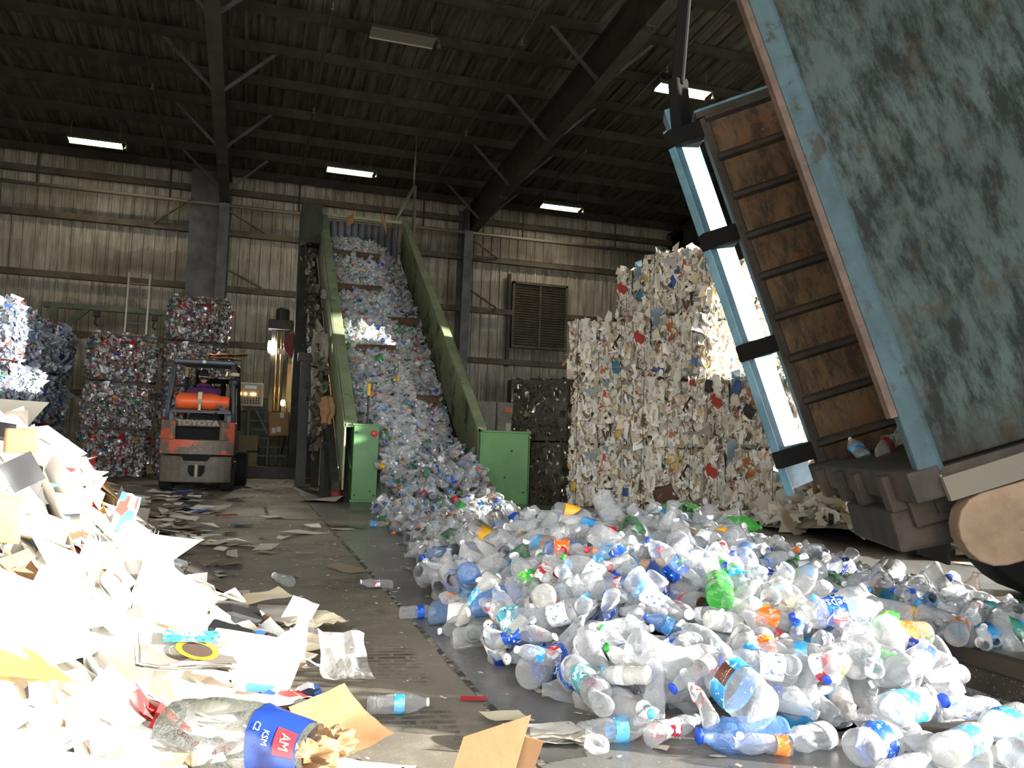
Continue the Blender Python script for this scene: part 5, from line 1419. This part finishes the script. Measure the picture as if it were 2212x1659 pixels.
capn = ['white']*11+[None]*6+['blue']*3+['light blue']*2+['red', 'orange', 'green']
petn = ['pet_clear']*44+['pet_blue']*2+['pet_cloudy']*4+['pet_amber', 'pet_green']
NI = 300-len(HERO)
for i, (x, y) in enumerate(cand[:NI]):
    kd = random.choice(kinds); cr = random.choice((.15, .35, .55, .8)); sd = random.randint(0, 2)
    pt, lb, cp = random.choice(petn), random.choice(labn), random.choice(capn)
    h = hb(x, y); r_ = max(q[0] for q in KINDS[kd][1])
    z = h+random.uniform(-.01, .05) if h > .06 or (PX0 < x < PX1) else max(h, .0)+r_*(1-.3*cr)+.004
    flat = h < .06 and not (PX0 < x < PX1)
    rot = (random.uniform(0, 2*PI), (0 if flat else random.gauss(0, .45)), random.uniform(0, 2*PI))
    zn = next(t for t, f in zones if f(x, y))
    cond = {.15: 'intact', .35: 'dented', .55: 'crushed', .8: 'flattened'}[cr]
    col = {'pet_clear': 'clear', 'pet_blue': 'bluish', 'pet_cloudy': 'milky', 'pet_amber': 'amber tinted', 'pet_green': 'green'}[pt]
    nm = {'water': 'ribbed bottle', 'soda': 'big bottle', 'sport': 'small bottle', 'juice': 'wide bottle'}[kd]
    lt = ('with '+lb+' label') if lb else 'without label'
    if lb == 'white and red': lt = 'with white-red label'
    ct_ = ', '+cp+' cap' if cp else ''
    bottle(kd, cr, sd, (x, y, z), rot, f'{cond} {col} {nm} {lt}{ct_}, {zn}'.replace('the bottle heap', 'the heap').replace(' above the pit', '').replace('on the lower left slope of', 'low left on').replace('on the right slope of', 'right side of').replace('at the front foot of', 'front foot of').replace('in the middle of', 'middle of'), 'loose bottles in the heap', pt, lb, cp, random.uniform(.9, 1.12))

# --- everything behind and below: one mass of bottles
x_ = NT('heap_plastic'); a = x_.n('ShaderNodeAttribute', attribute_name='tint'); x_.l(a.outputs['Color'], x_.b.inputs['Base Color']); x_.set(.1, 0, .9)
lw = x_.n('ShaderNodeLayerWeight'); lw.inputs[0].default_value = .35
f_ = x_.math('MULTIPLY_ADD', lw.outputs['Facing'], .7); x_.t.nodes[-1].inputs[2].default_value = .24
x_.l(x_.math('MINIMUM', f_, 1.0), x_.b.inputs['Alpha']); x_.bump(x_.noise(x_.coord('Object'), 26, 2), .5, .012); M['heap_plastic'] = x_.m
vcol('heap_opaque', .4)
SHADE = pal(*([(204, 206, 206)]*26+[(180, 182, 182)]*14), (120, 150, 190), (70, 150, 80), (40, 100, 60), (206, 176, 150))
LABC = pal(*([(60, 156, 216)]*6), *([(28, 74, 176)]*5), *([(236, 236, 232)]*6), (200, 34, 40), (214, 60, 50), (236, 110, 44), (60, 160, 70), (240, 178, 40), (70, 150, 160), (26, 40, 104))
LP = []
for kd in ('water', 'soda', 'juice'):
    for cr, sd in ((.3, 1), (.6, 2), (.85, 3)):
        L, prof, (la, lb), cr_ = KINDS[kd]
        rm = max(p[0] for p in prof)
        pr = [(rm*.6, 0), (rm, .05), (rm, la), (rm*1.02, la), (rm*1.02, lb), (rm, .66), (rm*.55, .84), (cr_, .92), (cr_, .955), (cr_*1.1, .957), (cr_*1.1, 1.0), (cr_*.2, 1.0)]
        mb = MB(); mb.lathe([(a_, (t-.5)*L) for a_, t in pr], 9, 'X', cap=False)
        LP.append((np.array(deform(mb.v, L, cr, sd)), np.array(mb.f)))
ring = np.repeat(np.arange(11), 9)                # which band each face belongs to
def mass(name, pts, seed, cols=SHADE, parent=None, smin=.9, smax=1.15, tilt=.5, plab=.42, pcap=.55):
    g = np.random.default_rng(seed); V, F, T, MI = [], [], [], []; o = 0
    for (x, y, z) in pts:
        v, f = LP[g.integers(0, len(LP))]
        mt = np.array(Euler((g.uniform(0, 6.28), g.normal()*tilt, g.uniform(0, 6.28))).to_matrix())
        V.append(v@mt.T*g.uniform(smin, smax)+np.array((x, y, z))); F.append(f+o); o += len(v)
        t = np.tile(cols[g.integers(0, len(cols))], (len(f), 1)); mi = np.zeros(len(f), int)
        if g.uniform() < plab: k = ring == 3; t[k] = LABC[g.integers(0, len(LABC))]; mi[k] = 1
        if g.uniform() < pcap:
            k = ring >= 8; t[k] = lin((240, 240, 238)) if g.uniform() < .75 else LABC[g.integers(0, len(LABC))]; mi[k] = 1
        T.append(t); MI.append(mi)
    return link(name, np_mesh(name, np.concatenate(V), np.concatenate(F), [M['heap_plastic'], M['heap_opaque']], np.concatenate(T), np.concatenate(MI), True), parent)
pts = [(x, y, hb(x, y)+random.uniform(-.01, .06)+(.03 if hb(x, y) < .06 else 0)) for x, y in cand[NI:]]
for k in range(5200):          # fill: more of them, deeper and at the back
    x, y = random.uniform(.95, 4.6), random.uniform(2.35, 12.3)
    if not inheap(x, y): continue
    h = hb(x, y); inside = PX0+.08 < x < PX1-.08
    dz = random.uniform(-.16, .03) if inside or h > .2 else random.uniform(-.02, .04)
    z = h+dz
    if not inside: z = max(z, .035)
    if y < 4 and z > h-.05: z = h-random.uniform(.05, .14)
    if not inside and z < .035: continue
    if any((x-a)**2+(y-b)**2 < (d*.75)**2 and z > .01 for a, b, d in HERO): continue
    pts.append((x, y, z))
hm_ = mass('bottle_heap', pts, 3)
tag(hm_, 'mass of loose clear plastic bottles filling the pit and spilling to the conveyor foot', 'bottle heap', kind='stuff')
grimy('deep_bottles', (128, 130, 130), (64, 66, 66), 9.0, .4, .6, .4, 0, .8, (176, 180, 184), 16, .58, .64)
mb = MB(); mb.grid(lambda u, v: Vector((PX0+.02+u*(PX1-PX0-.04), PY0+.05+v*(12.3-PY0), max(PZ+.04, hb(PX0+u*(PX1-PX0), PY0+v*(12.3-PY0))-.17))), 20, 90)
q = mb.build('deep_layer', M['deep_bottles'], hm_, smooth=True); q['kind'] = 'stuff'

# --- the load on the belt
pts = []
for k in range(5200):
    y = random.uniform(11.6, 19.35); x = random.uniform(XL+.04, XR-.06)
    if y < 12.95 and x < XL+.45: continue
    u = (x-XL)/(XR-XL)
    if u > .9 and random.random() < .6: continue
    skip = False
    for yc, xa, xb in ((16.95, XL+.1, XL+1.05), (16.0, XL+.72, XR-.2), (18.5, XL+.1, XL+1.2)):
        if abs(y-yc+.02) < .075 and xa < x < xb: skip = True
    if skip: continue
    pts.append((x, y, loadz(x, y)+random.uniform(-.12, .04)))
cl = mass('belt_load', pts, 4, smin=.8, smax=1.0, plab=.16, pcap=.35, cols=np.minimum(1, SHADE*1.3))
tag(cl, 'thick carpet of crushed plastic bottles riding up the conveyor belt', 'bottle load', kind='stuff')
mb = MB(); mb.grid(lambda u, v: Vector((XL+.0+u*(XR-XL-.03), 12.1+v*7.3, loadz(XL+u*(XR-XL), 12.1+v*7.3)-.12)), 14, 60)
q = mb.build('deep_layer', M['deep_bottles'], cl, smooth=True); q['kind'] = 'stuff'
# a few left in the tipped container
for k, (x, y, lb, lbl) in enumerate(((.35, 1.55, 'red', 'bottle with a red label left on the floor of the raised container'), (.55, 1.85, None, 'clear bottle left deepest in the raised container'), (.25, 1.9, 'light blue', 'bottle with a blue label left at the sill of the raised container'))):
    c, s = math.cos(TANG), math.sin(TANG); lx, lz = x*ct-.05*st_, x*st_+.05*ct
    bottle('soda', .5, k, (N0.x+lx*c-y*s, N0.y+lx*s+y*c, N0.z+lz), (0, -R(19), TANG+R(20*k+60)), lbl, None, 'pet_clear', lb, 'white')

# ================================================================== the paper pile on the left
def hp_(x, y):
    xb = .24 if y < 4.5 else (.24-1.1*(y-4.5)/2.5 if y < 7 else -.86-.2*(y-7))
    d = xb-x+.10*noise.noise((x*1.5, y*1.5, 4))
    if d <= 0: return 0.0
    A = .93*min(1, .5+.5*(y-1.2)/2.2) if y > 1.2 else .6
    if y > 6.5: A *= max(0, 1-(y-6.5)/3.5)
    return A*(1-math.exp(-(d/.95)**2.4))+.05*noise.noise((x*3, y*3, 8))*min(1, d)
def print_mat(name, ground, inks, sc, lines=True, bands=None):
    x = NT(name); v = x.coord('UV')
    col = lin(ground)
    if lines:
        br = x.n('ShaderNodeTexBrick'); x.l(v, br.inputs[0]); br.inputs['Scale'].default_value = 1.0
        br.offset = .37; br.inputs['Brick Width'].default_value = .27; br.inputs['Row Height'].default_value = .035; br.inputs['Mortar Size'].default_value = .011
        g = tuple(c*.62 for c in lin(ground))
        br.inputs['Color1'].default_value = rgba(g); br.inputs['Color2'].default_value = rgba(tuple(c*.8 for c in lin(ground))); br.inputs['Mortar'].default_value = rgba(lin(ground))
        col = br.outputs[0]
    for i, ink in enumerate(inks):
        mp = x.n('ShaderNodeMapping'); x.l(v, mp.inputs[0]); mp.inputs['Location'].default_value = (i*3.7, i*1.3, 0)
        vo = x.n('ShaderNodeTexVoronoi', feature='F1', distance='CHEBYCHEV'); x.l(mp.outputs[0], vo.inputs['Vector']); vo.inputs['Scale'].default_value = sc
        sp = x.n('ShaderNodeSeparateColor'); x.l(vo.outputs['Color'], sp.inputs[0])
        f = x.ramp(sp.outputs[0], [(.66, 0.0), (.67, 1.0)])
        col = x.mix(f, col, lin(ink))
    x.base(col); x.set(.6, 0, .3); M[name] = x.m
print_mat('news_print', (218, 210, 194), [(120, 112, 104)], 2.2)
print_mat('colour_print', (236, 232, 224), [(190, 60, 50), (60, 100, 170)], 2.6)
print_mat('warm_print', (232, 224, 206), [(206, 130, 60), (120, 84, 60)], 2.2, False)
print_mat('cool_print', (226, 230, 234), [(50, 90, 160), (70, 130, 130), (30, 40, 60)], 2.4, False)
print_mat('dark_print', (60, 50, 48), [(150, 60, 50), (30, 28, 30)], 2.4, False)
simple('paper_white', (244, 242, 236), .75, 0, .2); simple('paper_cream', (236, 222, 190), .75, 0, .2); simple('paper_grey', (206, 200, 190), .75, 0, .2)
simple('card_yellow', (242, 234, 136), .6); simple('card_red', (190, 40, 44), .5); simple('card_blue', (44, 92, 176), .5)
def uvmesh(me, uvs):
    l = me.uv_layers.new(name='UVMap')
    for p in me.polygons:
        for li in p.loop_indices: l.data[li].uv = uvs[me.loops[li].vertex_index]
def sheet(name, w, h, curl, fold, crum, seed, nu=7, nv=9, lift=0.0):
    g = random.Random(seed); mb = MB(); uv = []
    a = g.uniform(0, PI); ph = g.uniform(0, 6)
    cu = (math.cos(a), math.sin(a))
    for j in range(nv+1):
        for i in range(nu+1):
            u, v = i/nu, j/nv; x, y = (u-.5)*w, (v-.5)*h
            s = (x*cu[0]+y*cu[1])/max(w, h)
            z = curl*max(w, h)*(s*s*1.6+.2*math.sin(s*5+ph))
            if fold and v > .5: z += (v-.5)*h*fold; y -= (v-.5)*h*abs(fold)*.35
            q = noise.noise_vector(Vector((x*14+seed, y*14, seed*.7)))
            mb.v.append((x+crum*q.x*.4, y+crum*q.y*.4, z+crum*q.z+lift)); uv.append((u*w/.25, v*h/.25))
    n = nu+1
    for j in range(nv):
        for i in range(nu): mb.f.append((j*n+i, j*n+i+1, (j+1)*n+i+1, (j+1)*n+i)); mb.mi.append(0); mb.c.append((1, 1, 1))
    me = mb.mesh(name, [M['paper_white']], crum < .02); uvmesh(me, uv); return me
SH = [sheet('sheet', w, h, c, f, k, i) for i, (w, h, c, f, k) in enumerate((
    (.21, .28, .12, 0, .004), (.21, .28, .3, 0, .004), (.22, .28, -.15, .5, .006), (.28, .38, .1, .25, .012), (.30, .42, .22, 0, .014), (.26, .36, .08, .8, .012),
    (.12, .2, .2, 0, .004), (.10, .24, .1, 0, .004), (.16, .12, .25, 0, .006), (.2, .2, .1, 0, .035), (.25, .3, .2, 0, .045), (.34, .25, .06, 0, .008), (.08, .14, .2, 0, .004), (.22, .3, .45, 0, .006)))]
def paper_stack(w, h, n, seed):
    """a folded newspaper or brochure: layered leaves with a rounded fold"""
    g = random.Random(seed); mb = MB(); uv = []
    for k in range(n):
        z0 = k*.004; ox, oy = g.gauss(0, .008), g.gauss(0, .008); b = len(mb.v)
        for j in range(6):
            for i in range(6):
                u, v = i/5, j/5
                mb.v.append(((u-.5)*w+ox, (v-.5)*h+oy, z0+.03*(u*u)*(k+1)/n+.012*noise.noise((u*2, v*2+k*.2, seed))+.02*math.sin(v*3+seed)*u)); uv.append((u*w/.25, v*h/.25+k))
        for j in range(5):
            for i in range(5): mb.f.append((b+j*6+i, b+j*6+i+1, b+(j+1)*6+i+1, b+(j+1)*6+i)); mb.mi.append(0); mb.c.append((1, 1, 1))
    me = mb.mesh('newspaper', [M['news_print']]); uvmesh(me, uv); return me
ST = [paper_stack(.3, .38, 4, 1), paper_stack(.22, .3, 5, 2), paper_stack(.34, .3, 3, 3)]
def nrm(x, y, e=.06):
    return Vector((-(hp_(x+e, y)-hp_(x-e, y))/(2*e), -(hp_(x, y+e)-hp_(x, y-e))/(2*e), 1)).normalized()
def lay(o, x, y, dz, spin, tilt=.25):
    n = nrm(x, y); n = (n+Vector((random.gauss(0, tilt), random.gauss(0, tilt), 0))).normalized()
    q = n.to_track_quat('Z', 'Y').to_matrix() @ Euler((0, 0, spin)).to_matrix()
    o.matrix_world = Matrix.Translation((x, y, hp_(x, y)+dz)) @ q.to_4x4()
TYPES = [('paper_sheet', 'white sheet of paper', 'paper', 'paper_white', 38), ('paper_sheet', 'cream sheet of paper', 'paper', 'paper_cream', 6), ('paper_sheet', 'grey sheet of paper', 'paper', 'paper_grey', 6), ('newspaper_page', 'printed newspaper page', 'newspaper', 'news_print', 12),
         ('flyer', 'red and blue printed flyer', 'flyer', 'colour_print', 3), ('flyer', 'warm coloured printed flyer', 'flyer', 'warm_print', 2), ('flyer', 'blue-teal printed flyer', 'flyer', 'cool_print', 3), ('magazine_cover', 'dark printed magazine cover', 'magazine', 'dark_print', 1),
         ('cardboard_piece', 'piece of brown cardboard', 'cardboard', 'kraft', 5), ('card', 'small blue card', 'card', 'card_blue', 1), ('card', 'small red card', 'card', 'card_red', 1)]
WT = [t[4] for t in TYPES]
cand = []; tries = 0; cell = {}
while len(cand) < 900 and tries < 30000:
    tries += 1
    x, y = random.uniform(-3.0, .36), 1.55+7.2*random.random()**1.5
    if x < -.7-.34*y or x > .5 or (x > .2 and y < 3.3): continue
    if hp_(x, y) < .012 and random.random() < .8: continue
    if not free(x, y, .075): continue
    cell.setdefault((int(x/.12), int(y/.12)), []).append((x, y)); cand.append((x, y))
cand.sort(key=lambda p: p[0]**2+p[1]**2+.3*p[0])
spot = (('at the pile foot near the lower edge', lambda x, y: y < 2.6 and hp_(x, y) < .3), ('on the near slope of the paper pile', lambda x, y: y < 2.6), ('spilled at the right foot of the paper pile', lambda x, y: hp_(x, y) < .2), ('high on the paper pile', lambda x, y: hp_(x, y) > .75), ('on the middle slope of the paper pile', lambda x, y: True))
NP = 285
for x, y in cand[:NP]:
    nm, lb, cat, mt, _ = random.choices(TYPES, WT)[0]
    if x < .0 and y < 2.7 and mt not in ('paper_white', 'paper_cream', 'kraft'): nm, lb, cat, mt, _ = TYPES[0]
    stack = mt == 'news_print' and random.random() < .45
    k = random.randrange(len(SH))
    if mt in ('card_blue', 'card_red'): k = random.choice((6, 8, 12))
    o = link('folded_newspaper' if stack else nm, random.choice(ST) if stack else SH[k]); own_mat(o, M[mt])
    lay(o, x, y, .03+random.uniform(0, .03), random.uniform(0, 6.3), .28 if hp_(x, y) > .15 else .08)
    o.scale = (random.uniform(.8, 1.15)*(.62 if y < 2.4 else .8),)*3
    if stack: lb = 'folded newspaper'
    elif k in (9, 10): lb = 'crumpled '+lb
    elif k in (1, 13): lb = 'curled '+lb
    elif k in (2, 5): lb = 'folded '+lb
    elif k in (7, 12, 6): lb = 'narrow '+lb
    tag(o, lb+' '+next(t for t, f in spot if f(x, y)), cat, 'loose paper on the pile')
# the mass below and behind
mb = MB(); X0, X1, Y0, Y1 = -5.2, .3, 1.2, 10.2
mb.grid(lambda u, v: Vector((X0+u*(X1-X0), Y0+v*(Y1-Y0), max(.004, hp_(X0+u*(X1-X0), Y0+v*(Y1-Y0))-.03) if hp_(X0+u*(X1-X0), Y0+v*(Y1-Y0)) > .05 else -.02)), 60, 90)
pm = mb.build('paper_pile', M['paper_core'], None, smooth=True)
g = np.random.default_rng(8); n = 7000
xy = np.stack([g.uniform(-4.6, .35, n), 1.3+8.2*g.uniform(0, 1, n)**1.2], 1); hv = np.array([hp_(*p) for p in xy])
k = hv > .03; xy = xy[k]; hv = hv[k]
PILE = pal(*([(248, 246, 242)]*44+[(232, 224, 206)]*10+[(206, 198, 184)]*8+[(180, 146, 104)]*4+[(150, 140, 130)]*4+[(70, 62, 60)]*2), (190, 50, 50), (60, 100, 170), (90, 140, 130), (214, 170, 80), (120, 60, 50))
nn = np.array([tuple(nrm(*p)) for p in xy])
v, f, t = chips(len(xy), np.stack([xy[:, 0], xy[:, 1], hv+g.uniform(-.01, .035, len(xy))], 1), nn, .19, .62, PILE, .32, 0, .22, 12)
q = link('loose_sheets', np_mesh('loose_sheets', v, f, M['paper_scraps'], t), pm); q['kind'] = 'stuff'
tag(pm, 'tall sunlit mound of loose waste paper along the left side', 'paper pile', kind='stuff')
# thin litter over the floor
n = 7500; xs = g.uniform(-2.4, 1.2, n); ys = 4.3+g.uniform(0, 1, n)**.8*13.5
keep = (g.uniform(0, 1, n) < np.exp(-np.maximum(0, xs+.75)*3.6)*np.exp(-np.maximum(0, ys-8.5)*.6)*.8+.010) & np.array([hp_(a, b) < .03 for a, b in zip(xs, ys)]); xs, ys = xs[keep], ys[keep]
v, f, t = chips(len(xs), np.stack([xs, ys, g.uniform(.008, .045, len(xs))], 1), np.tile([0, 0, 1.], (len(xs), 1)), .17, .55, pal(*([(206, 198, 184)]*8+[(226, 220, 206)]*8+[(150, 134, 112)]*6+[(120, 108, 92)]*4), (60, 90, 160), (150, 50, 50)), .09, 0, .09, 21)
v[:, 2] = np.maximum(v[:, 2], .004)
o = link('floor_litter', np_mesh('floor_litter', v, f, M['paper_scraps'], t)); tag(o, 'trampled paper scraps strewn over the floor toward the forklift', 'litter', kind='stuff')
n = 1500; xs = g.uniform(-.2, 3.2, n); ys = 1.7+g.uniform(0, 1, n)**1.3*15
keep = (xs < 1.7) | (ys < 2.2); xs, ys = xs[keep], ys[keep]
v, f, t = chips(len(xs), np.stack([xs, ys, np.full(len(xs), .006)], 1), np.tile([0, 0, 1.], (len(xs), 1)), .018, .5, pal((230, 226, 214), (214, 206, 190), (190, 180, 160)), .1, 0, .05, 22)
v[:, 2] = np.maximum(v[:, 2], .003)
o = link('floor_specks', np_mesh('floor_specks', v, f, M['paper_scraps'], t)); tag(o, 'tiny pale specks of paper scattered over the bare concrete', 'litter', kind='stuff')

# --- pieces that stand out
def piece(nm, me, mat, loc, rot, label, cat, sc=1.0, thick=0):
    o = link(nm, me); own_mat(o, M[mat]); o.location = loc; o.rotation_euler = rot; o.scale = (sc,)*3
    if thick: s = o.modifiers.new('thick', 'SOLIDIFY'); s.thickness = thick
    return tag(o, label, cat)
def top(x, y, dz=.04): return (x, y, hp_(x, y)+dz)
piece('envelope', sheet('card', .22, .17, .05, 0, .004, 31), 'card_yellow', (-.40, 1.98, .52), (R(30), R(28), R(20)), 'large pale yellow sheet glowing in the sun on the near slope', 'card', 1.0)
piece('curled_sheet', sheet('curl', .36, .2, .55, 0, .003, 32), 'paper_cream', (.06, 4.35, .06), (0, 0, R(20)), 'curled cream sheet standing up at the right foot of the pile', 'paper')
piece('paper_sheet', sheet('flat', .3, .24, .04, 0, .006, 33), 'paper_white', (.22, 4.35, .03), (0, 0, R(-12)), 'flat white sheet on the floor beside the curled cream one', 'paper')
mb = MB(); mb.prism([(-.22, 0), (.2, .02), (.24, .05), (.1, .1), (-.12, .1), (-.26, .05)], 0, .2, 'Y')
o = mb.build('foam_block', M['black_plastic'], None, bevel=.02); o.location = (-.12, 3.78, .05); o.rotation_euler = (R(6), 0, R(6)); tag(o, 'black foam block lying on the right slope of the paper pile', 'foam')
mb = MB(); mb.prism([(-.1, 0), (.08, -.02), (.1, .03), (.02, .06), (-.12, .05)], 0, .08, 'Y')
o = mb.build('plastic_bracket', M['black_plastic'], None, bevel=.008); o.location = (.0, 2.98, .17); o.rotation_euler = (R(10), R(20), R(-10)); tag(o, 'small black plastic bracket above the magazine on the near slope', 'bracket')
# magazine with a yellow ring on its cover
o = empty('magazine', (-.14, 2.55, .27), (R(14), R(12), R(12)))
link('pages', paper_stack(.36, .26, 6, 9), o); o.scale = (.7, .7, .7); simple('ring_yellow', (242, 190, 40), .4)
mb = MB(); mb.lathe([(.062, .0), (.085, .0)], 24, 'Z', (.04, -.02, .045), False); mb.build('yellow_ring', M['ring_yellow'], o)
mb = MB(); mb.lathe([(.001, 0), (.062, 0)], 24, 'Z', (.04, -.02, .044), False); mb.build('dark_disc', M['dark_wood'], o)
mb = MB(); mb.grid(lambda u, v: Vector((.02+(u-.5)*.22, .06+(v-.5)*.1, .046+.03*u)), 3, 3); mb.build('green_panel', M['label_teal'], o)
tag(o, 'thick white magazine with a yellow ring on its cover', 'magazine')
piece('envelope', sheet('env', .3, .22, .03, 0, .003, 34), 'paper_cream', (.05, 2.78, .20), (R(26), R(8), R(-14)), 'plain tan envelope propped on the magazine', 'envelope')
# crushed clear plastic tub with a blue printed sleeve
o = empty('crushed_tub', (.0, 2.2, .12), (R(4), R(4), R(-14))); o.scale = (.8, .8, .8)
clear('tub_plastic', (92, 96, 88), .5, .12)
simple('sleeve_navy', (24, 50, 116), .35)
def tubp(x, a, e=0.0):
    k = .60+.40*math.sin(PI*min(1, max(0, (x+.19)/.44*.8+.22)))
    n = .010*noise.noise((x*14, a*2.2, 2))
    return Vector((x+.02*math.sin(a*2), (.125+e+n)*math.cos(a)*(.8+.2*k), (.16+e+n)*math.sin(a)*k))
mb = MB(); mb.grid(lambda u, v: tubp(-.19+.44*u, PI*(v*.96+.02)), 20, 22); mb.build('shell', M['tub_plastic'], o, smooth=True)
mb = MB(); mb.grid(lambda u, v: tubp(-.19-.02*math.sin(PI*v), PI*u)*(1-v)+Vector((-.17, 0, .02))*v, 16, 5); mb.build('dented_end', M['tub_plastic'], o, smooth=True)
mb = MB(); mb.grid(lambda u, v: tubp(.08+.15*u, PI*v, .004), 10, 22); mb.build('sleeve', M['sleeve_navy'], o, smooth=True)
mb = MB(); mb.grid(lambda u, v: tubp(.165+.06*u, PI*(1-.14-.22*v), .007), 6, 8); mb.build('red_badge', M['ink_red'], o, smooth=True)
for t_, z_, x_, a_ in (('AM', .042, .195, PI*.75), ('KSM', .026, .138, PI*.76), ('C2', .026, .108, PI*.70)):
    me = text_mesh(t_, z_); me.materials.append(M['ink_white'])
    for v_ in me.vertices: v_.co = tubp(x_+v_.co.y, a_+v_.co.x/.14, .010)
    link('lettering', me, o)
tag(o, 'crushed clear plastic tub with a blue sleeve and red badge', 'tub')
# kraft paper and cardboard near the lower edge
def crumple(nm, r_, seed, loc, label, mat='kraft', flat=.7):
    mb = MB()
    def fn(u, v):
        a, p = 2*PI*u, PI*v; d = Vector((math.sin(p)*math.cos(a), math.sin(p)*math.sin(a), math.cos(p)))
        n1 = noise.cell(d*3.2+Vector((seed, 0, 0))); k = r_*(1+.5*noise.noise(d*2.2+Vector((seed, 3, 1)))+.22*noise.noise(d*6+Vector((seed, 0, 9))))
        return Vector((d.x*k*1.2, d.y*k, d.z*k*flat))
    mb.grid(fn, 22, 14)
    o = mb.build(nm, M[mat]); o.location = loc; return tag(o, label, 'paper')
crumple('crumpled_kraft', .065, 3, (.19, 2.26, .07), 'crumpled ball of brown kraft paper beside the crushed tub')
crumple('crumpled_kraft', .055, 8, (.27, 2.40, .05), 'second crumple of brown kraft paper behind the first')
piece('kraft_bag', sheet('kb', .2, .26, .1, .3, .01, 41), 'kraft', (.30, 2.5, .06), (R(12), R(-8), R(30)), 'flattened brown paper bag at the foot of the pile', 'bag')
piece('paper_sheet', sheet('cr', .16, .24, .03, 0, .004, 42), 'paper_cream', (.34, 2.25, .02), (0, 0, R(60)), 'cream leaf of paper on the concrete by the kraft paper', 'paper')
piece('flyer', sheet('fl', .22, .14, .12, 0, .004, 43), 'cool_print', (.34, 2.12, .03), (0, 0, R(10)), 'dark blue printed flyer on the concrete at the lower edge', 'flyer')
o = empty('cardboard_box_flap', (.48, 2.03, .0), (0, 0, R(-8)))
mb = MB(); mb.grid(lambda u, v: Vector(((u-.5)*.42-.12, (v-.5)*.1-.03, .03+.07*u*u+.01*math.sin(u*9))), 12, 3); q = mb.build('long_panel', M['kraft'], o); s_ = q.modifiers.new('t', 'SOLIDIFY'); s_.thickness = .006
mb = MB(); mb.grid(lambda u, v: Vector((.02+.17*u+.05*v, -.04+.06*v, .05+.05*u+.12*v)), 5, 4); q = mb.build('front_flap', M['kraft'], o); s_ = q.modifiers.new('t', 'SOLIDIFY'); s_.thickness = .006
mb = MB(); mb.grid(lambda u, v: Vector((.13+.10*u+.04*v, .03-.03*u, .06+.12*v-.02*u)), 4, 4); q = mb.build('back_flap', M['kraft'], o); s_ = q.modifiers.new('t', 'SOLIDIFY'); s_.thickness = .006
tag(o, 'torn brown cardboard box flap standing at the bottom of the photo', 'cardboard')
# wad of trodden paper by the joint
o = empty('paper_wad', (.92, 2.42, .0), (0, 0, R(-14)))
for k in range(7):
    me = sheet('leaf', .22, .11, .05, 0, .02, 60+k); q = link('leaf', me, o); own_mat(q, M['news_print' if k % 2 else 'paper_grey']); q.location = (random.uniform(-.02, .03), random.uniform(-.02, .02), .008+k*.005); q.rotation_euler = (0, 0, random.uniform(-.3, .3))
tag(o, 'trodden wad of brownish newspaper beside the bottle heap', 'newspaper')
piece('paper_sheet', sheet('ws', .15, .11, .06, 0, .006, 44), 'paper_cream', (.84, 2.58, .03), (0, R(6), R(12)), 'small pale sheet lying on the joint behind the newspaper wad', 'paper')
piece('card', sheet('rc', .09, .05, .02, 0, .002, 45), 'card_red', (.80, 2.84, .012), (0, 0, R(-10)), 'little red and white card on the slab joint', 'card')
clear('film_clear', (216, 214, 208), .10, .1)
for k, (x, y, a, lb) in enumerate(((.38, 3.2, 20, 'torn clear plastic film standing on the concrete beside the pile'), (.22, 3.25, 60, 'clear film crumpled against the right foot of the pile'), (.30, 3.6, 100, 'clear bag lying on the concrete behind the torn film'))):
    me = sheet('film', .2, .22, .35, .6, .04, 70+k); o = link('plastic_film', me); own_mat(o, M['film_clear']); o.location = (x, y, .06); o.rotation_euler = (R(25), R(10), R(a)); tag(o, lb, 'film')
piece('cardboard_piece', sheet('cb', .15, .13, .02, 0, .003, 46), 'kraft', (-.64, 2.55, .66), (R(70), R(10), R(20)), 'tan cardboard square standing upright at the left edge of the pile', 'cardboard', 1.0, .006)
piece('cardboard_piece', sheet('cb2', .10, .09, .06, 0, .006, 47), 'kraft', (-.70, 3.05, .86), (R(60), R(0), R(10)), 'tan cardboard flap on the crest of the paper pile', 'cardboard', 1.0, .006)
piece('card', sheet('bk', .10, .10, .1, 0, .003, 48), 'black_plastic', (-.68, 3.0, .76), (R(75), R(60), R(10)), 'black printed card below the tan flap on the crest', 'card')
piece('album', sheet('al', .2, .08, .02, 0, .003, 49), 'black_plastic', (-.86, 3.2, .9), (R(40), R(8), R(10)), 'black album cover on the crest at the left edge', 'album', 1.0, .012)
piece('paper_sheet', sheet('bl', .26, .12, .1, 0, .004, 50), 'card_blue', (-.02, 3.36, .13), (R(10), R(4), R(10)), 'blue printed sheet on the right slope behind the bracket', 'paper')
